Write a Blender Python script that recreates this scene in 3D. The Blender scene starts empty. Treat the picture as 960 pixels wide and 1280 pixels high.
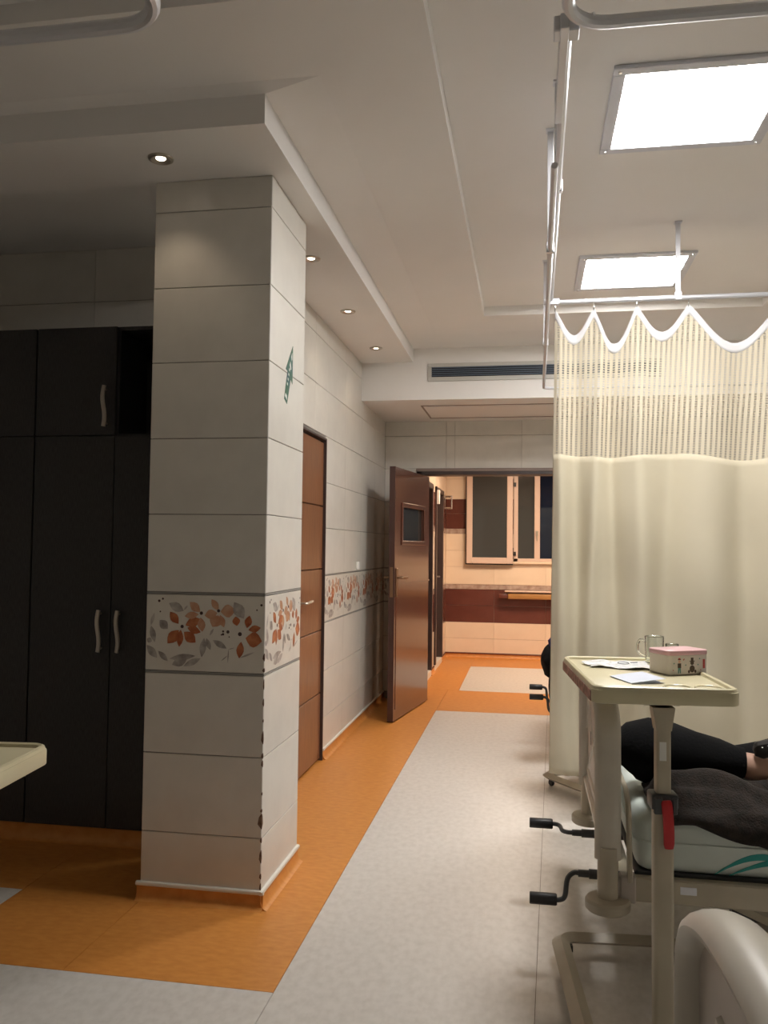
import bpy, bmesh, math, random
from mathutils import Vector, Matrix, noise
random.seed(7)
R = math.radians
scene = bpy.context.scene
col = scene.collection

# ------------------------------------------------------------------ camera
F_PX, YAW, PITCH, ROLL, EYE = 1050.0, -0.17138092, 0.04176671, 0.01128623, 1.40
cam_d = bpy.data.cameras.new('camera')
cam = bpy.data.objects.new('camera', cam_d)
col.objects.link(cam)
fwd = Vector((math.sin(YAW)*math.cos(PITCH), math.cos(YAW)*math.cos(PITCH), math.sin(PITCH)))
rgt = Vector((math.cos(YAW), -math.sin(YAW), 0))
upv = rgt.cross(fwd)
r2 = rgt*math.cos(ROLL) + upv*math.sin(ROLL)
u2 = -rgt*math.sin(ROLL) + upv*math.cos(ROLL)
m = Matrix((r2, u2, -fwd)).transposed().to_4x4()
m.translation = Vector((0, 0, EYE))
cam.matrix_world = m
cam_d.sensor_fit = 'VERTICAL'
cam_d.sensor_height = 36.0
cam_d.lens = F_PX*36.0/1280.0
cam_d.clip_start = 0.02
scene.camera = cam

# ------------------------------------------------------------------ world, exposure
w = bpy.data.worlds.new('night')
scene.world = w
w.use_nodes = True
w.node_tree.nodes['Background'].inputs[0].default_value = (0.010, 0.016, 0.030, 1)
w.node_tree.nodes['Background'].inputs[1].default_value = 0.5
vs = scene.view_settings
vs.view_transform = 'Standard'
vs.look = 'None'
vs.exposure = -0.10
vs.gamma = 1.0
vs.use_curve_mapping = False

PANEL_POWER = 62.0       # emission strength of the cool ceiling panels
WARM_POWER = 44.0        # emission strength of the warm lamps of the room beyond
SPOT_POWER = 3.0         # watts of each recessed downlight

# ------------------------------------------------------------------ helpers
def tag(o, label=None, cat=None, group=None, kind=None):
    if label: o['label'] = label
    if cat: o['category'] = cat
    if group: o['group'] = group
    if kind: o['kind'] = kind
    return o

def empty(name, loc=(0, 0, 0), rz=0.0, **k):
    o = bpy.data.objects.new(name, None)
    o.empty_display_size = 0.1
    col.objects.link(o)
    o.location = loc
    o.rotation_euler = (0, 0, rz)
    return tag(o, **k)

def copy_tree(o, parent=None):
    c = o.copy()
    col.objects.link(c)
    c.parent = parent
    for ch in o.children:
        copy_tree(ch, c)
    return c

class MB:
    """collects geometry of one part"""
    def __init__(s):
        s.bm = bmesh.new()
    def face(s, pts):
        vs_ = [s.bm.verts.new(p) for p in pts]
        return s.bm.faces.new(vs_)
    def box(s, a, b, bev=0.0, seg=1, M=None):
        x0, y0, z0 = [min(a[i], b[i]) for i in range(3)]
        x1, y1, z1 = [max(a[i], b[i]) for i in range(3)]
        t = bmesh.new()
        v = [t.verts.new(p) for p in ((x0,y0,z0),(x1,y0,z0),(x1,y1,z0),(x0,y1,z0),(x0,y0,z1),(x1,y0,z1),(x1,y1,z1),(x0,y1,z1))]
        for f in ((0,3,2,1),(4,5,6,7),(0,1,5,4),(1,2,6,5),(2,3,7,6),(3,0,4,7)):
            t.faces.new([v[i] for i in f])
        if bev > 0:
            bmesh.ops.bevel(t, geom=list(t.edges), offset=bev, segments=seg, profile=0.5, affect='EDGES')
        s.merge(t, M)
        return s
    def merge(s, t, M=None):
        if M is not None:
            bmesh.ops.transform(t, matrix=M, verts=t.verts)
        mp = {}
        for v in t.verts: mp[v] = s.bm.verts.new(v.co)
        for f in t.faces:
            try: s.bm.faces.new([mp[v] for v in f.verts])
            except ValueError: pass
        t.free()
    def prism(s, poly, axis, lo, hi, bev=0.0, seg=1, M=None):
        """2D polygon extruded along axis 0/1/2; poly in the other two axes in order"""
        t = bmesh.new()
        def P(p, h):
            q = [0, 0, 0]; k = [i for i in range(3) if i != axis]
            q[k[0]], q[k[1]], q[axis] = p[0], p[1], h
            return q
        n = len(poly)
        a = [t.verts.new(P(p, lo)) for p in poly]
        b = [t.verts.new(P(p, hi)) for p in poly]
        t.faces.new(a[::-1]); t.faces.new(b)
        for i in range(n):
            t.faces.new((a[i], a[(i+1) % n], b[(i+1) % n], b[i]))
        bmesh.ops.recalc_face_normals(t, faces=t.faces)
        if bev > 0:
            ed = [e for e in t.edges if (abs(e.verts[0].co[axis]-e.verts[1].co[axis]) < 1e-7)]
            bmesh.ops.bevel(t, geom=ed, offset=bev, segments=seg, profile=0.5, affect='EDGES')
        s.merge(t, M)
        return s
    def tube(s, path, r, seg=10, closed=False, cap=True, ry=None, up=None):
        """swept tube; r a number or a list; ry = second radius (flattened profile)"""
        P = [Vector(p) for p in path]
        n = len(P)
        rr = r if isinstance(r, (list, tuple)) else [r]*n
        rings = []
        ref = Vector(up) if up else None
        prevN = None
        for i in range(n):
            if closed: d = P[(i+1) % n]-P[i-1]
            elif i == 0: d = P[1]-P[0]
            elif i == n-1: d = P[-1]-P[-2]
            else: d = (P[i+1]-P[i]).normalized()+(P[i]-P[i-1]).normalized()
            d.normalize()
            if ref is not None: N = ref-d*ref.dot(d)
            elif prevN is None:
                N = Vector((0, 0, 1)) if abs(d.z) < 0.9 else Vector((1, 0, 0))
                N = N-d*N.dot(d)
            else: N = prevN-d*prevN.dot(d)
            N.normalize(); prevN = N
            B = d.cross(N)
            q = (ry/rr[i]) if ry else 1.0
            rings.append([s.bm.verts.new(P[i]+(N*math.cos(2*math.pi*k/seg)+B*math.sin(2*math.pi*k/seg)*q)*rr[i]) for k in range(seg)])
        m_ = n if closed else n-1
        for i in range(m_):
            a, b = rings[i], rings[(i+1) % n]
            for k in range(seg):
                s.bm.faces.new((a[k], a[(k+1) % seg], b[(k+1) % seg], b[k]))
        if cap and not closed:
            s.bm.faces.new(rings[0][::-1]); s.bm.faces.new(rings[-1])
        return s
    def lathe(s, prof, seg=24, c=(0, 0, 0), M=None):
        """profile of (radius, z); closed at axis where radius is 0"""
        t = bmesh.new()
        rings = []
        for r_, z in prof:
            if r_ < 1e-6: rings.append([t.verts.new((c[0], c[1], c[2]+z))])
            else: rings.append([t.verts.new((c[0]+r_*math.cos(2*math.pi*k/seg), c[1]+r_*math.sin(2*math.pi*k/seg), c[2]+z)) for k in range(seg)])
        for a, b in zip(rings, rings[1:]):
            for k in range(seg):
                k2 = (k+1) % seg
                if len(a) == 1 and len(b) == 1: continue
                if len(a) == 1: t.faces.new((a[0], b[k2], b[k]))
                elif len(b) == 1: t.faces.new((a[k], a[k2], b[0]))
                else: t.faces.new((a[k], a[k2], b[k2], b[k]))
        bmesh.ops.recalc_face_normals(t, faces=t.faces)
        s.merge(t, M)
        return s
    def mesh(s, name, mat, smooth=35):
        me = bpy.data.meshes.new(name)
        bmesh.ops.recalc_face_normals(s.bm, faces=s.bm.faces)
        s.bm.to_mesh(me); s.bm.free()
        if smooth:
            me.polygons.foreach_set('use_smooth', [True]*len(me.polygons))
            me.set_sharp_from_angle(angle=R(smooth))
        me.materials.append(mat)
        return me
    def build(s, name, mat, parent=None, smooth=35, org=(0, 0, 0), **k):
        if any(org): bmesh.ops.translate(s.bm, vec=-Vector(org), verts=s.bm.verts)
        o = bpy.data.objects.new(name, s.mesh(name, mat, smooth))
        col.objects.link(o)
        o.parent = parent
        return tag(o, **k)

def bez(pts, n=8):
    """Catmull-Rom through points"""
    P = [Vector(p) for p in pts]
    P = [P[0]*2-P[1]]+P+[P[-1]*2-P[-2]]
    out = []
    for i in range(1, len(P)-2):
        for k in range(n):
            t = k/n
            a, b, c, d = P[i-1], P[i], P[i+1], P[i+2]
            out.append(0.5*((2*b)+(c-a)*t+(2*a-5*b+4*c-d)*t*t+(3*b-a-3*c+d)*t**3))
    out.append(P[-2])
    return out

def rrect(x0, y0, x1, y1, r, n=5):
    out = []
    for cx, cy, a0 in ((x1-r, y0+r, -90), (x1-r, y1-r, 0), (x0+r, y1-r, 90), (x0+r, y0+r, 180)):
        for k in range(n+1):
            a = R(a0+90*k/n)
            out.append((cx+r*math.cos(a), cy+r*math.sin(a)))
    return out

# ------------------------------------------------------------------ materials
def mat(name, c1, rough=0.6, c2=None, scale=8.0, stretch=(1, 1, 1), metal=0.0, bump=0.0, bscale=None, coat=0.0, detail=4.0,
        lo=0.35, hi=0.65, spec=None, trans=0.0, ior=None, emit=None, estr=0.0, alpha=None):
    mt = bpy.data.materials.new(name)
    mt.use_nodes = True
    nt = mt.node_tree
    b = nt.nodes['Principled BSDF']
    b.inputs['Base Color'].default_value = (*c1, 1)
    b.inputs['Roughness'].default_value = rough
    b.inputs['Metallic'].default_value = metal
    if spec is not None: b.inputs['Specular IOR Level'].default_value = spec
    if coat: 
        b.inputs['Coat Weight'].default_value = coat
        b.inputs['Coat Roughness'].default_value = 0.12
    if trans: b.inputs['Transmission Weight'].default_value = trans
    if ior: b.inputs['IOR'].default_value = ior
    if emit:
        b.inputs['Emission Color'].default_value = (*emit, 1)
        b.inputs['Emission Strength'].default_value = estr
    if c2 is not None or bump:
        tc = nt.nodes.new('ShaderNodeTexCoord')
        mp = nt.nodes.new('ShaderNodeMapping')
        mp.inputs['Scale'].default_value = stretch
        nt.links.new(tc.outputs['Object'], mp.inputs[0])
        if c2 is not None:
            no = nt.nodes.new('ShaderNodeTexNoise')
            no.inputs['Scale'].default_value = scale
            no.inputs['Detail'].default_value = detail
            nt.links.new(mp.outputs[0], no.inputs['Vector'])
            rp = nt.nodes.new('ShaderNodeValToRGB')
            rp.color_ramp.elements[0].position = lo
            rp.color_ramp.elements[1].position = hi
            rp.color_ramp.elements[0].color = (*c1, 1)
            rp.color_ramp.elements[1].color = (*c2, 1)
            nt.links.new(no.outputs['Fac'], rp.inputs[0])
            nt.links.new(rp.outputs[0], b.inputs['Base Color'])
        if bump:
            n2 = nt.nodes.new('ShaderNodeTexNoise')
            n2.inputs['Scale'].default_value = bscale or scale*4
            n2.inputs['Detail'].default_value = 3
            nt.links.new(mp.outputs[0], n2.inputs['Vector'])
            bp = nt.nodes.new('ShaderNodeBump')
            bp.inputs['Strength'].default_value = bump
            bp.inputs['Distance'].default_value = 0.01
            nt.links.new(n2.outputs['Fac'], bp.inputs['Height'])
            nt.links.new(bp.outputs[0], b.inputs['Normal'])
    return mt

M = {}
M['ceil'] = mat('ceiling_paint', (0.80, 0.78, 0.76), 0.7, (0.77, 0.75, 0.73), 1.3)
M['plaster'] = mat('wall_plaster', (0.74, 0.70, 0.63), 0.75, (0.70, 0.66, 0.60), 2.0)
M['grout'] = mat('grout', (0.22, 0.20, 0.18), 0.9)
M['tile'] = mat('wall_tile_glaze', (0.68, 0.655, 0.60), 0.32, (0.62, 0.595, 0.545), 5.0, detail=6)
M['decor'] = mat('decor_tile_glaze', (0.70, 0.67, 0.60), 0.3, (0.64, 0.61, 0.55), 6.0)
M['border'] = mat('grey_tile_border', (0.27, 0.265, 0.25), 0.35)
M['leaf_or'] = mat('orange_leaf_glaze', (0.30, 0.062, 0.018), 0.3, (0.52, 0.19, 0.075), 30.0, lo=0.3, hi=0.7)
M['leaf_lt'] = mat('pale_orange_leaf_glaze', (0.47, 0.20, 0.10), 0.3, (0.60, 0.38, 0.25), 26.0, lo=0.3, hi=0.7)
M['leaf_gr'] = mat('grey_leaf_glaze', (0.22, 0.19, 0.17), 0.3, (0.52, 0.48, 0.44), 26.0, lo=0.3, hi=0.7)
M['leaf_dk'] = mat('dark_berry_glaze', (0.06, 0.03, 0.025), 0.3)
M['orange'] = mat('orange_vinyl', (0.54, 0.20, 0.036), 0.42, (0.63, 0.265, 0.06), 22.0, (1, 2.0, 1), detail=10, lo=0.28, hi=0.66)
M['grey'] = mat('grey_vinyl', (0.53, 0.495, 0.45), 0.40, (0.62, 0.585, 0.54), 24.0, (1.5, 1, 1), detail=11, lo=0.25, hi=0.62)
M['seam'] = mat('seam_dirt', (0.20, 0.16, 0.12), 0.9)
M['cap'] = mat('white_skirting_cap', (0.72, 0.69, 0.62), 0.4)
M['wardrobe'] = mat('charcoal_laminate', (0.020, 0.019, 0.019), 0.5, (0.040, 0.038, 0.037), 60.0, (6, 6, 0.5))
M['wardrobe_in'] = mat('dark_inner_board', (0.012, 0.012, 0.014), 0.6)
M['nickel'] = mat('satin_nickel', (0.50, 0.46, 0.40), 0.35, metal=0.9)
M['chrome'] = mat('chrome', (0.75, 0.75, 0.77), 0.18, metal=1.0)
M['alu'] = mat('aluminium', (0.66, 0.67, 0.71), 0.38, metal=0.45)
M['steel_w'] = mat('white_enamel', (0.72, 0.72, 0.72), 0.4)
M['wood'] = mat('brown_wood_veneer', (0.17, 0.065, 0.028), 0.35, (0.235, 0.098, 0.043), 14.0, (7, 7, 0.45), coat=0.15)
M['wood_dk'] = mat('dark_wood_veneer', (0.085, 0.032, 0.021), 0.24, (0.125, 0.050, 0.032), 16.0, (8, 8, 0.4), coat=0.4)
M['wood_edge'] = mat('dark_wood_edge', (0.055, 0.022, 0.016), 0.4)
M['frame_dk'] = mat('dark_door_frame', (0.050, 0.033, 0.030), 0.4, (0.065, 0.042, 0.038), 12.0)
M['frame_gr'] = mat('taupe_door_trim', (0.24, 0.18, 0.155), 0.45)
M['cream_tile'] = mat('cream_tile', (0.80, 0.67, 0.53), 0.25, (0.76, 0.63, 0.49), 5.0)
M['brown_tile'] = mat('brown_tile', (0.115, 0.036, 0.026), 0.25, (0.14, 0.046, 0.033), 6.0)
M['mosaic'] = mat('mosaic_glass', (0.52, 0.42, 0.36), 0.15, (0.34, 0.24, 0.20), 14.0)
M['cream_grout'] = mat('cream_grout', (0.50, 0.39, 0.31), 0.9)
M['pvc'] = mat('window_pvc', (0.66, 0.52, 0.44), 0.35)
M['gasket'] = mat('black_gasket', (0.02, 0.018, 0.018), 0.5)
M['glass_dk'] = mat('night_glass', (0.006, 0.012, 0.032), 0.04, spec=0.4)
M['glass_grey'] = mat('grey_door_glass', (0.055, 0.060, 0.060), 0.05, spec=0.8)
M['curtain'] = mat('cream_curtain_cloth', (0.66, 0.595, 0.45), 0.85, (0.62, 0.56, 0.42), 3.0, bump=0.05, bscale=300)
M['tape'] = mat('white_curtain_tape', (0.78, 0.78, 0.80), 0.8)
M['table'] = mat('ivory_plastic', (0.66, 0.60, 0.40), 0.30, (0.62, 0.56, 0.37), 4.0)
M['beige'] = mat('beige_enamel', (0.47, 0.42, 0.32), 0.38, (0.42, 0.37, 0.28), 7.0)
M['bed_plastic'] = mat('ivory_bed_plastic', (0.60, 0.56, 0.48), 0.35, (0.55, 0.51, 0.44), 9.0)
M['bed_panel'] = mat('taupe_bed_panel', (0.47, 0.42, 0.37), 0.4, (0.43, 0.385, 0.34), 9.0)
M['black_pl'] = mat('black_plastic', (0.018, 0.018, 0.020), 0.42)
M['dark_pl'] = mat('charcoal_plastic', (0.055, 0.058, 0.062), 0.40)
M['red'] = mat('red_plastic', (0.48, 0.010, 0.015), 0.35)
M['sheet'] = mat('pale_mint_mattress', (0.62, 0.68, 0.64), 0.55, (0.57, 0.63, 0.59), 5.0)
M['teal'] = mat('teal_print', (0.02, 0.30, 0.27), 0.6)
M['blanket'] = mat('dark_brown_fleece', (0.010, 0.007, 0.005), 0.95, (0.024, 0.016, 0.011), 30.0, bump=0.6, bscale=160)
M['trouser'] = mat('black_cloth', (0.004, 0.004, 0.0045), 0.95, spec=0.2, bump=0.2, bscale=90)
M['shirt'] = mat('dark_shirt_cloth', (0.03, 0.03, 0.035), 0.9, bump=0.2, bscale=90)
M['skin'] = mat('skin', (0.56, 0.34, 0.25), 0.55, (0.52, 0.31, 0.225), 20.0)
M['hair'] = mat('dark_hair', (0.015, 0.011, 0.009), 0.6)
M['sandal'] = mat('dark_sandal_leather', (0.030, 0.026, 0.022), 0.5)
M['paper'] = mat('pale_blue_paper', (0.66, 0.70, 0.80), 0.7)
M['wrap'] = mat('white_crinkled_sheet', (0.82, 0.82, 0.82), 0.3, (0.66, 0.67, 0.68), 30.0, bump=0.5, bscale=60)
M['ink'] = mat('grey_ink', (0.10, 0.11, 0.13), 0.7)
M['pink'] = mat('pink_tin_lid', (0.70, 0.42, 0.45), 0.3)
M['tin'] = mat('white_tin', (0.72, 0.66, 0.60), 0.35)
M['fig_dk'] = mat('brown_print', (0.06, 0.035, 0.02), 0.5)
M['fig_rd'] = mat('red_print', (0.50, 0.06, 0.05), 0.5)
M['fig_gn'] = mat('green_print', (0.10, 0.26, 0.22), 0.5)
M['fig_sk'] = mat('peach_print', (0.70, 0.42, 0.30), 0.5)
M['tank'] = mat('clear_glass', (0.93, 0.96, 0.95), 0.03, trans=1.0, ior=1.45)
M['green'] = mat('green_sign_film', (0.010, 0.10, 0.035), 0.4, (0.015, 0.075, 0.09), 12.0)
M['bronze'] = mat('worn_bronze', (0.24, 0.15, 0.09), 0.35, metal=0.8)
M['white'] = mat('white_print', (0.78, 0.78, 0.75), 0.45)
M['rim_pink'] = mat('worn_pink_edge_band', (0.50, 0.27, 0.21), 0.6, (0.22, 0.12, 0.09), 45.0, lo=0.4, hi=0.6)
M['blue'] = mat('blue_cloth', (0.012, 0.02, 0.16), 0.8)
M['rail_wood'] = mat('honey_rail', (0.42, 0.22, 0.07), 0.4, (0.36, 0.18, 0.055), 10.0, (1, 6, 6))
M['grille'] = mat('blue_grey_grille', (0.10, 0.13, 0.18), 0.45)
M['grille_in'] = mat('grille_void', (0.012, 0.014, 0.018), 0.9)
M['pale_frame'] = mat('pale_grille_frame', (0.50, 0.49, 0.46), 0.5)
M['panel_frame'] = mat('light_panel_frame', (0.62, 0.63, 0.68), 0.4)
M['diffuser'] = mat('cool_diffuser', (0.9, 0.9, 0.9), 0.5, emit=(1.0, 0.972, 0.94), estr=PANEL_POWER)
M['diffuser_w'] = mat('warm_diffuser', (0.9, 0.9, 0.9), 0.5, emit=(1.0, 0.75, 0.54), estr=WARM_POWER)
M['bulb'] = mat('downlight_bulb', (0.9, 0.9, 0.9), 0.5, emit=(1.0, 0.84, 0.66), estr=9.0)

def net_material():
    mt = bpy.data.materials.new('curtain_net')
    mt.use_nodes = True
    nt = mt.node_tree
    b = nt.nodes['Principled BSDF']
    b.inputs['Base Color'].default_value = (0.66, 0.595, 0.46, 1)
    b.inputs['Roughness'].default_value = 0.9
    uv = nt.nodes.new('ShaderNodeUVMap')
    sp = nt.nodes.new('ShaderNodeSeparateXYZ')
    nt.links.new(uv.outputs[0], sp.inputs[0])
    def mth(op, a, b_=None):
        n = nt.nodes.new('ShaderNodeMath'); n.operation = op
        for i, v in enumerate((a, b_)):
            if v is None: continue
            if isinstance(v, (int, float)): n.inputs[i].default_value = v
            else: nt.links.new(v, n.inputs[i])
        return n.outputs[0]
    fu = mth('FRACT', mth('MULTIPLY', sp.outputs[0], 1/0.0262))   # stripe pitch in metres
    fv = mth('FRACT', mth('MULTIPLY', sp.outputs[1], 1/0.0125))   # rung pitch
    gap = mth('GREATER_THAN', fu, 0.56)
    rung = mth('GREATER_THAN', fv, 0.28)
    hole = mth('MULTIPLY', gap, rung)
    al = mth('SUBTRACT', 1.0, mth('MULTIPLY', hole, 0.72))
    nt.links.new(al, b.inputs['Alpha'])
    return mt
M['net'] = net_material()

# ------------------------------------------------------------------ dimensions
ZS, ZB, ZL, ZM, ZR = 2.88, 2.575, 2.986, 3.005, 3.07       # soffit, bulkhead, ledge, main ceiling, recess
XW, YB = -1.335, 7.745                                     # corridor wall, end wall
PX0, PX1, PY0, PY1 = -1.510, -1.015, 3.169, 3.685          # pillar
ROWS = [0.067, 0.268, 0.576, 0.891, 1.212, 1.522, 1.826, 2.134, 2.439, 2.752, 2.876]
DEC = (0.891, 1.212)

# ------------------------------------------------------------------ floor of vinyl sheets
fb = MB().box((-3.75, -1.75, -0.12), (2.75, 11.1, -0.004)).build('floor', M['seam'], kind='structure')
def sheet(poly, m_):
    MB().prism(poly, 2, -0.004, 0.0).build('vinyl_sheet', M[m_], fb, smooth=0)
g = 0.0010
def rect(x0, y0, x1, y1): return [(x0+g, y0+g), (x1-g, y0+g), (x1-g, y1-g), (x0+g, y1-g)]
def sx(y): return 0.021+(y-2.58)*0.0291                    # the slightly skewed weld in the grey floor
sheet([(-0.785+g, -1.6), (sx(-1.6)-g, -1.6), (sx(7.27)-g, 7.27-g), (-0.785+g, 7.27-g)], 'grey')
sheet([(sx(-1.6)+g, -1.6), (2.6, -1.6), (2.6, 7.27-g), (sx(7.27)+g, 7.27-g)], 'grey')
sheet(rect(-3.6, -1.6, -0.785, 2.60), 'grey')
sheet(rect(-3.6, 2.60, -2.015, 3.165), 'grey')
sheet(rect(-1.505, 2.60, -0.785, 8.33), 'orange')
sheet(rect(-2.015, 2.60, -1.505, 4.40), 'orange')
sheet(rect(-3.6, 3.165, -2.015, 4.40), 'orange')
sheet(rect(-0.785, 7.27, 2.6, 8.33), 'orange')
sheet(rect(-1.4, 8.33, -0.675, 11.0), 'orange')
sheet(rect(-0.675, 8.33, 1.2, 10.05), 'grey')
sheet(rect(-0.675, 10.05, 2.6, 11.0), 'orange')
sheet(rect(1.2, 8.33, 2.6, 10.05), 'orange')

# ------------------------------------------------------------------ ceiling
c = MB()
P0 = [(-3.7, 2.77), (-0.92, 2.77), (-0.92, 6.62), (2.7, 6.62)]
P1 = [(-3.7, 2.72), (-0.71, 2.72), (-0.71, 6.23), (2.7, 6.23)]
for a, b, d, e in zip(P0, P0[1:], P1[1:], P1): c.face([(*a, ZL), (*b, ZL), (*d, ZM), (*e, ZM)])
Q = [(-3.7, 2.30), (-0.313, 2.30), (-0.313, 5.78), (1.50, 5.78)]
c.face([(-3.7, 2.72, ZM), (-0.71, 2.72, ZM), (-0.313, 2.30, ZM), (-3.7, 2.30, ZM)])
c.face([(-0.71, 2.72, ZM), (-0.71, 6.23, ZM), (-0.313, 5.78, ZM), (-0.313, 2.30, ZM)])
c.face([(-0.71, 6.23, ZM), (2.7, 6.23, ZM), (1.5, 5.78, ZM), (-0.313, 5.78, ZM)])
c.face([(1.5, 5.78, ZM), (2.7, 6.23, ZM), (2.7, -1.7, ZM), (1.5, -1.7, ZM)])
for a, b in zip(Q, Q[1:]): c.face([(*a, ZM), (*b, ZM), (*b, ZR), (*a, ZR)])
c.face([(1.5, 5.78, ZM), (1.5, -1.7, ZM), (1.5, -1.7, ZR), (1.5, 5.78, ZR)])
c.face([(-0.313, 5.78, ZR), (1.5, 5.78, ZR), (1.5, -1.7, ZR), (-0.313, -1.7, ZR)])
c.face([(-3.7, 2.30, ZR), (-0.313, 2.30, ZR), (-0.313, -1.7, ZR), (-3.7, -1.7, ZR)])
c.box((-3.7, -1.7, 3.2), (2.7, 6.62, 3.25))
ceiling = c.build('ceiling', M['ceil'], smooth=0, kind='structure')
s = MB().box((-3.7, 2.77, ZS), (-0.92, 3.185, 3.2)).box((PX0-0.01, 3.185, ZS), (-0.92, 6.62, 3.2))
s.build('ceiling_soffit', M['ceil'], smooth=0, kind='structure')
MB().box((-3.7, 3.185, 3.05), (PX0-0.01, 4.7, 3.2)).build('ceiling_niche', M['ceil'], smooth=0, kind='structure')
bh = MB().box((XW-0.15, 6.60, ZB), (2.7, YB+0.2, 3.2)).build('ceiling_bulkhead', M['ceil'], smooth=0, kind='structure')
# access hatch in the underside of the bulkhead
h = empty('access_hatch', (-0.40, 7.21, ZB), label='flush pale access hatch in the lowered ceiling above the doorway', cat='hatch')
hm = MB()
for a, b in (((-0.49, -0.34), (0.95, -0.325)), ((-0.49, 0.325), (0.95, 0.34)), ((-0.49, -0.34), (-0.475, 0.34)), ((0.935, -0.34), (0.95, 0.34))):
    hm.box((*a, -0.004), (*b, 0.0))
hm.build('frame', M['frame_gr'], h, smooth=0)
MB().box((-0.44, -0.29, -0.005), (0.90, 0.29, 0.0), 0.002).build('panel', M['ceil'], h, smooth=0)

# ------------------------------------------------------------------ tiles
tile_cache = {}
def tile_mesh(w_, h_, key):
    k = (round(w_, 3), round(h_, 3), key)
    if k not in tile_cache:
        t = MB()
        e, dp = 0.0016, 0.006          # chamfer, thickness; local: x along wall, z up, -y out of the wall
        x, z = w_/2, h_/2
        o = [(-x, 0, -z), (x, 0, -z), (x, 0, z), (-x, 0, z)]
        p = [(a, -dp+e, b) for a, _, b in o]
        q = [((abs(a)-e)*(1 if a > 0 else -1), -dp, (abs(b)-e)*(1 if b > 0 else -1)) for a, _, b in o]
        for i in range(4):
            j = (i+1) % 4
            t.face([o[i], o[j], p[j], p[i]]); t.face([p[i], p[j], q[j], q[i]])
        t.face(q); t.face(o[::-1])
        bmesh.ops.remove_doubles(t.bm, verts=t.bm.verts, dist=1e-6)
        tile_cache[k] = t.mesh('tile', M[key], 0)
    return tile_cache[k]

def leaf(t, bx, by, tx, ty, wd, y=-0.0066):
    """flat printed leaf from base to tip"""
    dx, dz = tx-bx, ty-by
    L = math.hypot(dx, dz)
    nx, nz = -dz/L, dx/L
    prof = [(0, 0), (0.15, 0.45), (0.35, 0.9), (0.55, 1.0), (0.75, 0.72), (0.9, 0.32), (1.0, 0)]
    pts = [(bx+dx*a+nx*wd*b/2, by+dz*a+nz*wd*b/2) for a, b in prof]
    pts += [(bx+dx*a-nx*wd*b/2, by+dz*a-nz*wd*b/2) for a, b in prof[-2:0:-1]]
    t.face([(a, y, b) for a, b in pts])
print_cache = {}
def prints(w_, h_):
    k = (round(w_, 3), round(h_, 3))
    if k in print_cache: return print_cache[k]
    def C(x, y): return ((x-472)/885*w_*0.985, (342-y)/595*h_*0.97)
    S = w_/885
    def L(t, a, b, wd, d=0.0): leaf(t, *C(*a), *C(*b), wd*S, -0.0064-d)
    t1 = MB()
    for a, b, wd in (((272,272),(205,175),62),((325,282),(440,228),72),((340,300),(442,335),56),((315,335),(405,418),78),((290,318),(280,458),52),((275,322),(190,432),80),
                     ((715,275),(702,200),58),((790,290),(808,190),55),((800,305),(892,285),50),((780,372),(902,392),108),((748,400),(735,534),56)):
        L(t1, a, b, wd, random.random()*0.0003)
    t2 = MB()
    for a, b, wd in (((435,172),(355,92),62),((425,190),(318,208),52),((440,215),(455,330),58),((575,155),(520,66),50),((565,175),(470,200),70),((590,165),(700,150),92),((575,195),(530,288),92),((585,190),(618,290),48)):
        L(t2, a, b, wd, random.random()*0.0003)
    t3 = MB()
    for a, b, wd in (((85,185),(58,290),26),((60,290),(92,425),46),((30,450),(112,552),56),((120,495),(195,575),40),((205,555),(405,525),46),((228,605),(345,545),70),((315,612),(445,545),44),
                     ((470,378),(452,535),50),((485,380),(518,474),38),((535,395),(640,458),44),((125,245),(190,315),66),((690,85),(765,215),84),((195,105),(310,165),66),((310,160),(340,120),14),
                     ((655,460),(650,575),8),((655,465),(700,450),6),((510,360),(540,300),16),((740,530),(850,480),14),((600,560),(648,515),8),((30,400),(70,420),40)):
        L(t3, a, b, wd, random.random()*0.0003)
    t4 = MB()
    for x, y, r_ in ((120,88,10),(148,70,8),(648,325,12),(612,322,8),(612,345,9),(600,350,6),(658,365,5),(895,105,9),(862,145,6),(130,175,6),(300,292,13),(445,180,13),(575,158,12),(738,340,15)):
        cx, cz = C(x, y)
        t4.face([(cx+r_*S*math.cos(a*math.pi/4), -0.0069, cz+r_*S*math.sin(a*math.pi/4)) for a in range(8)])
    out = [(t1.mesh('orange_leaf_print', M['leaf_or'], 0), 'orange_leaf_print'), (t2.mesh('pale_leaf_print', M['leaf_lt'], 0), 'pale_leaf_print'),
           (t3.mesh('grey_leaf_print', M['leaf_gr'], 0), 'grey_leaf_print'), (t4.mesh('berry_print', M['leaf_dk'], 0), 'berry_print')]
    print_cache[k] = out
    return out

def place(me, name, parent, loc, rz):
    o = bpy.data.objects.new(name, me)
    col.objects.link(o)
    o.parent = parent
    o.location = loc
    o.rotation_euler = (0, 0, rz)
    return o

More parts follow.
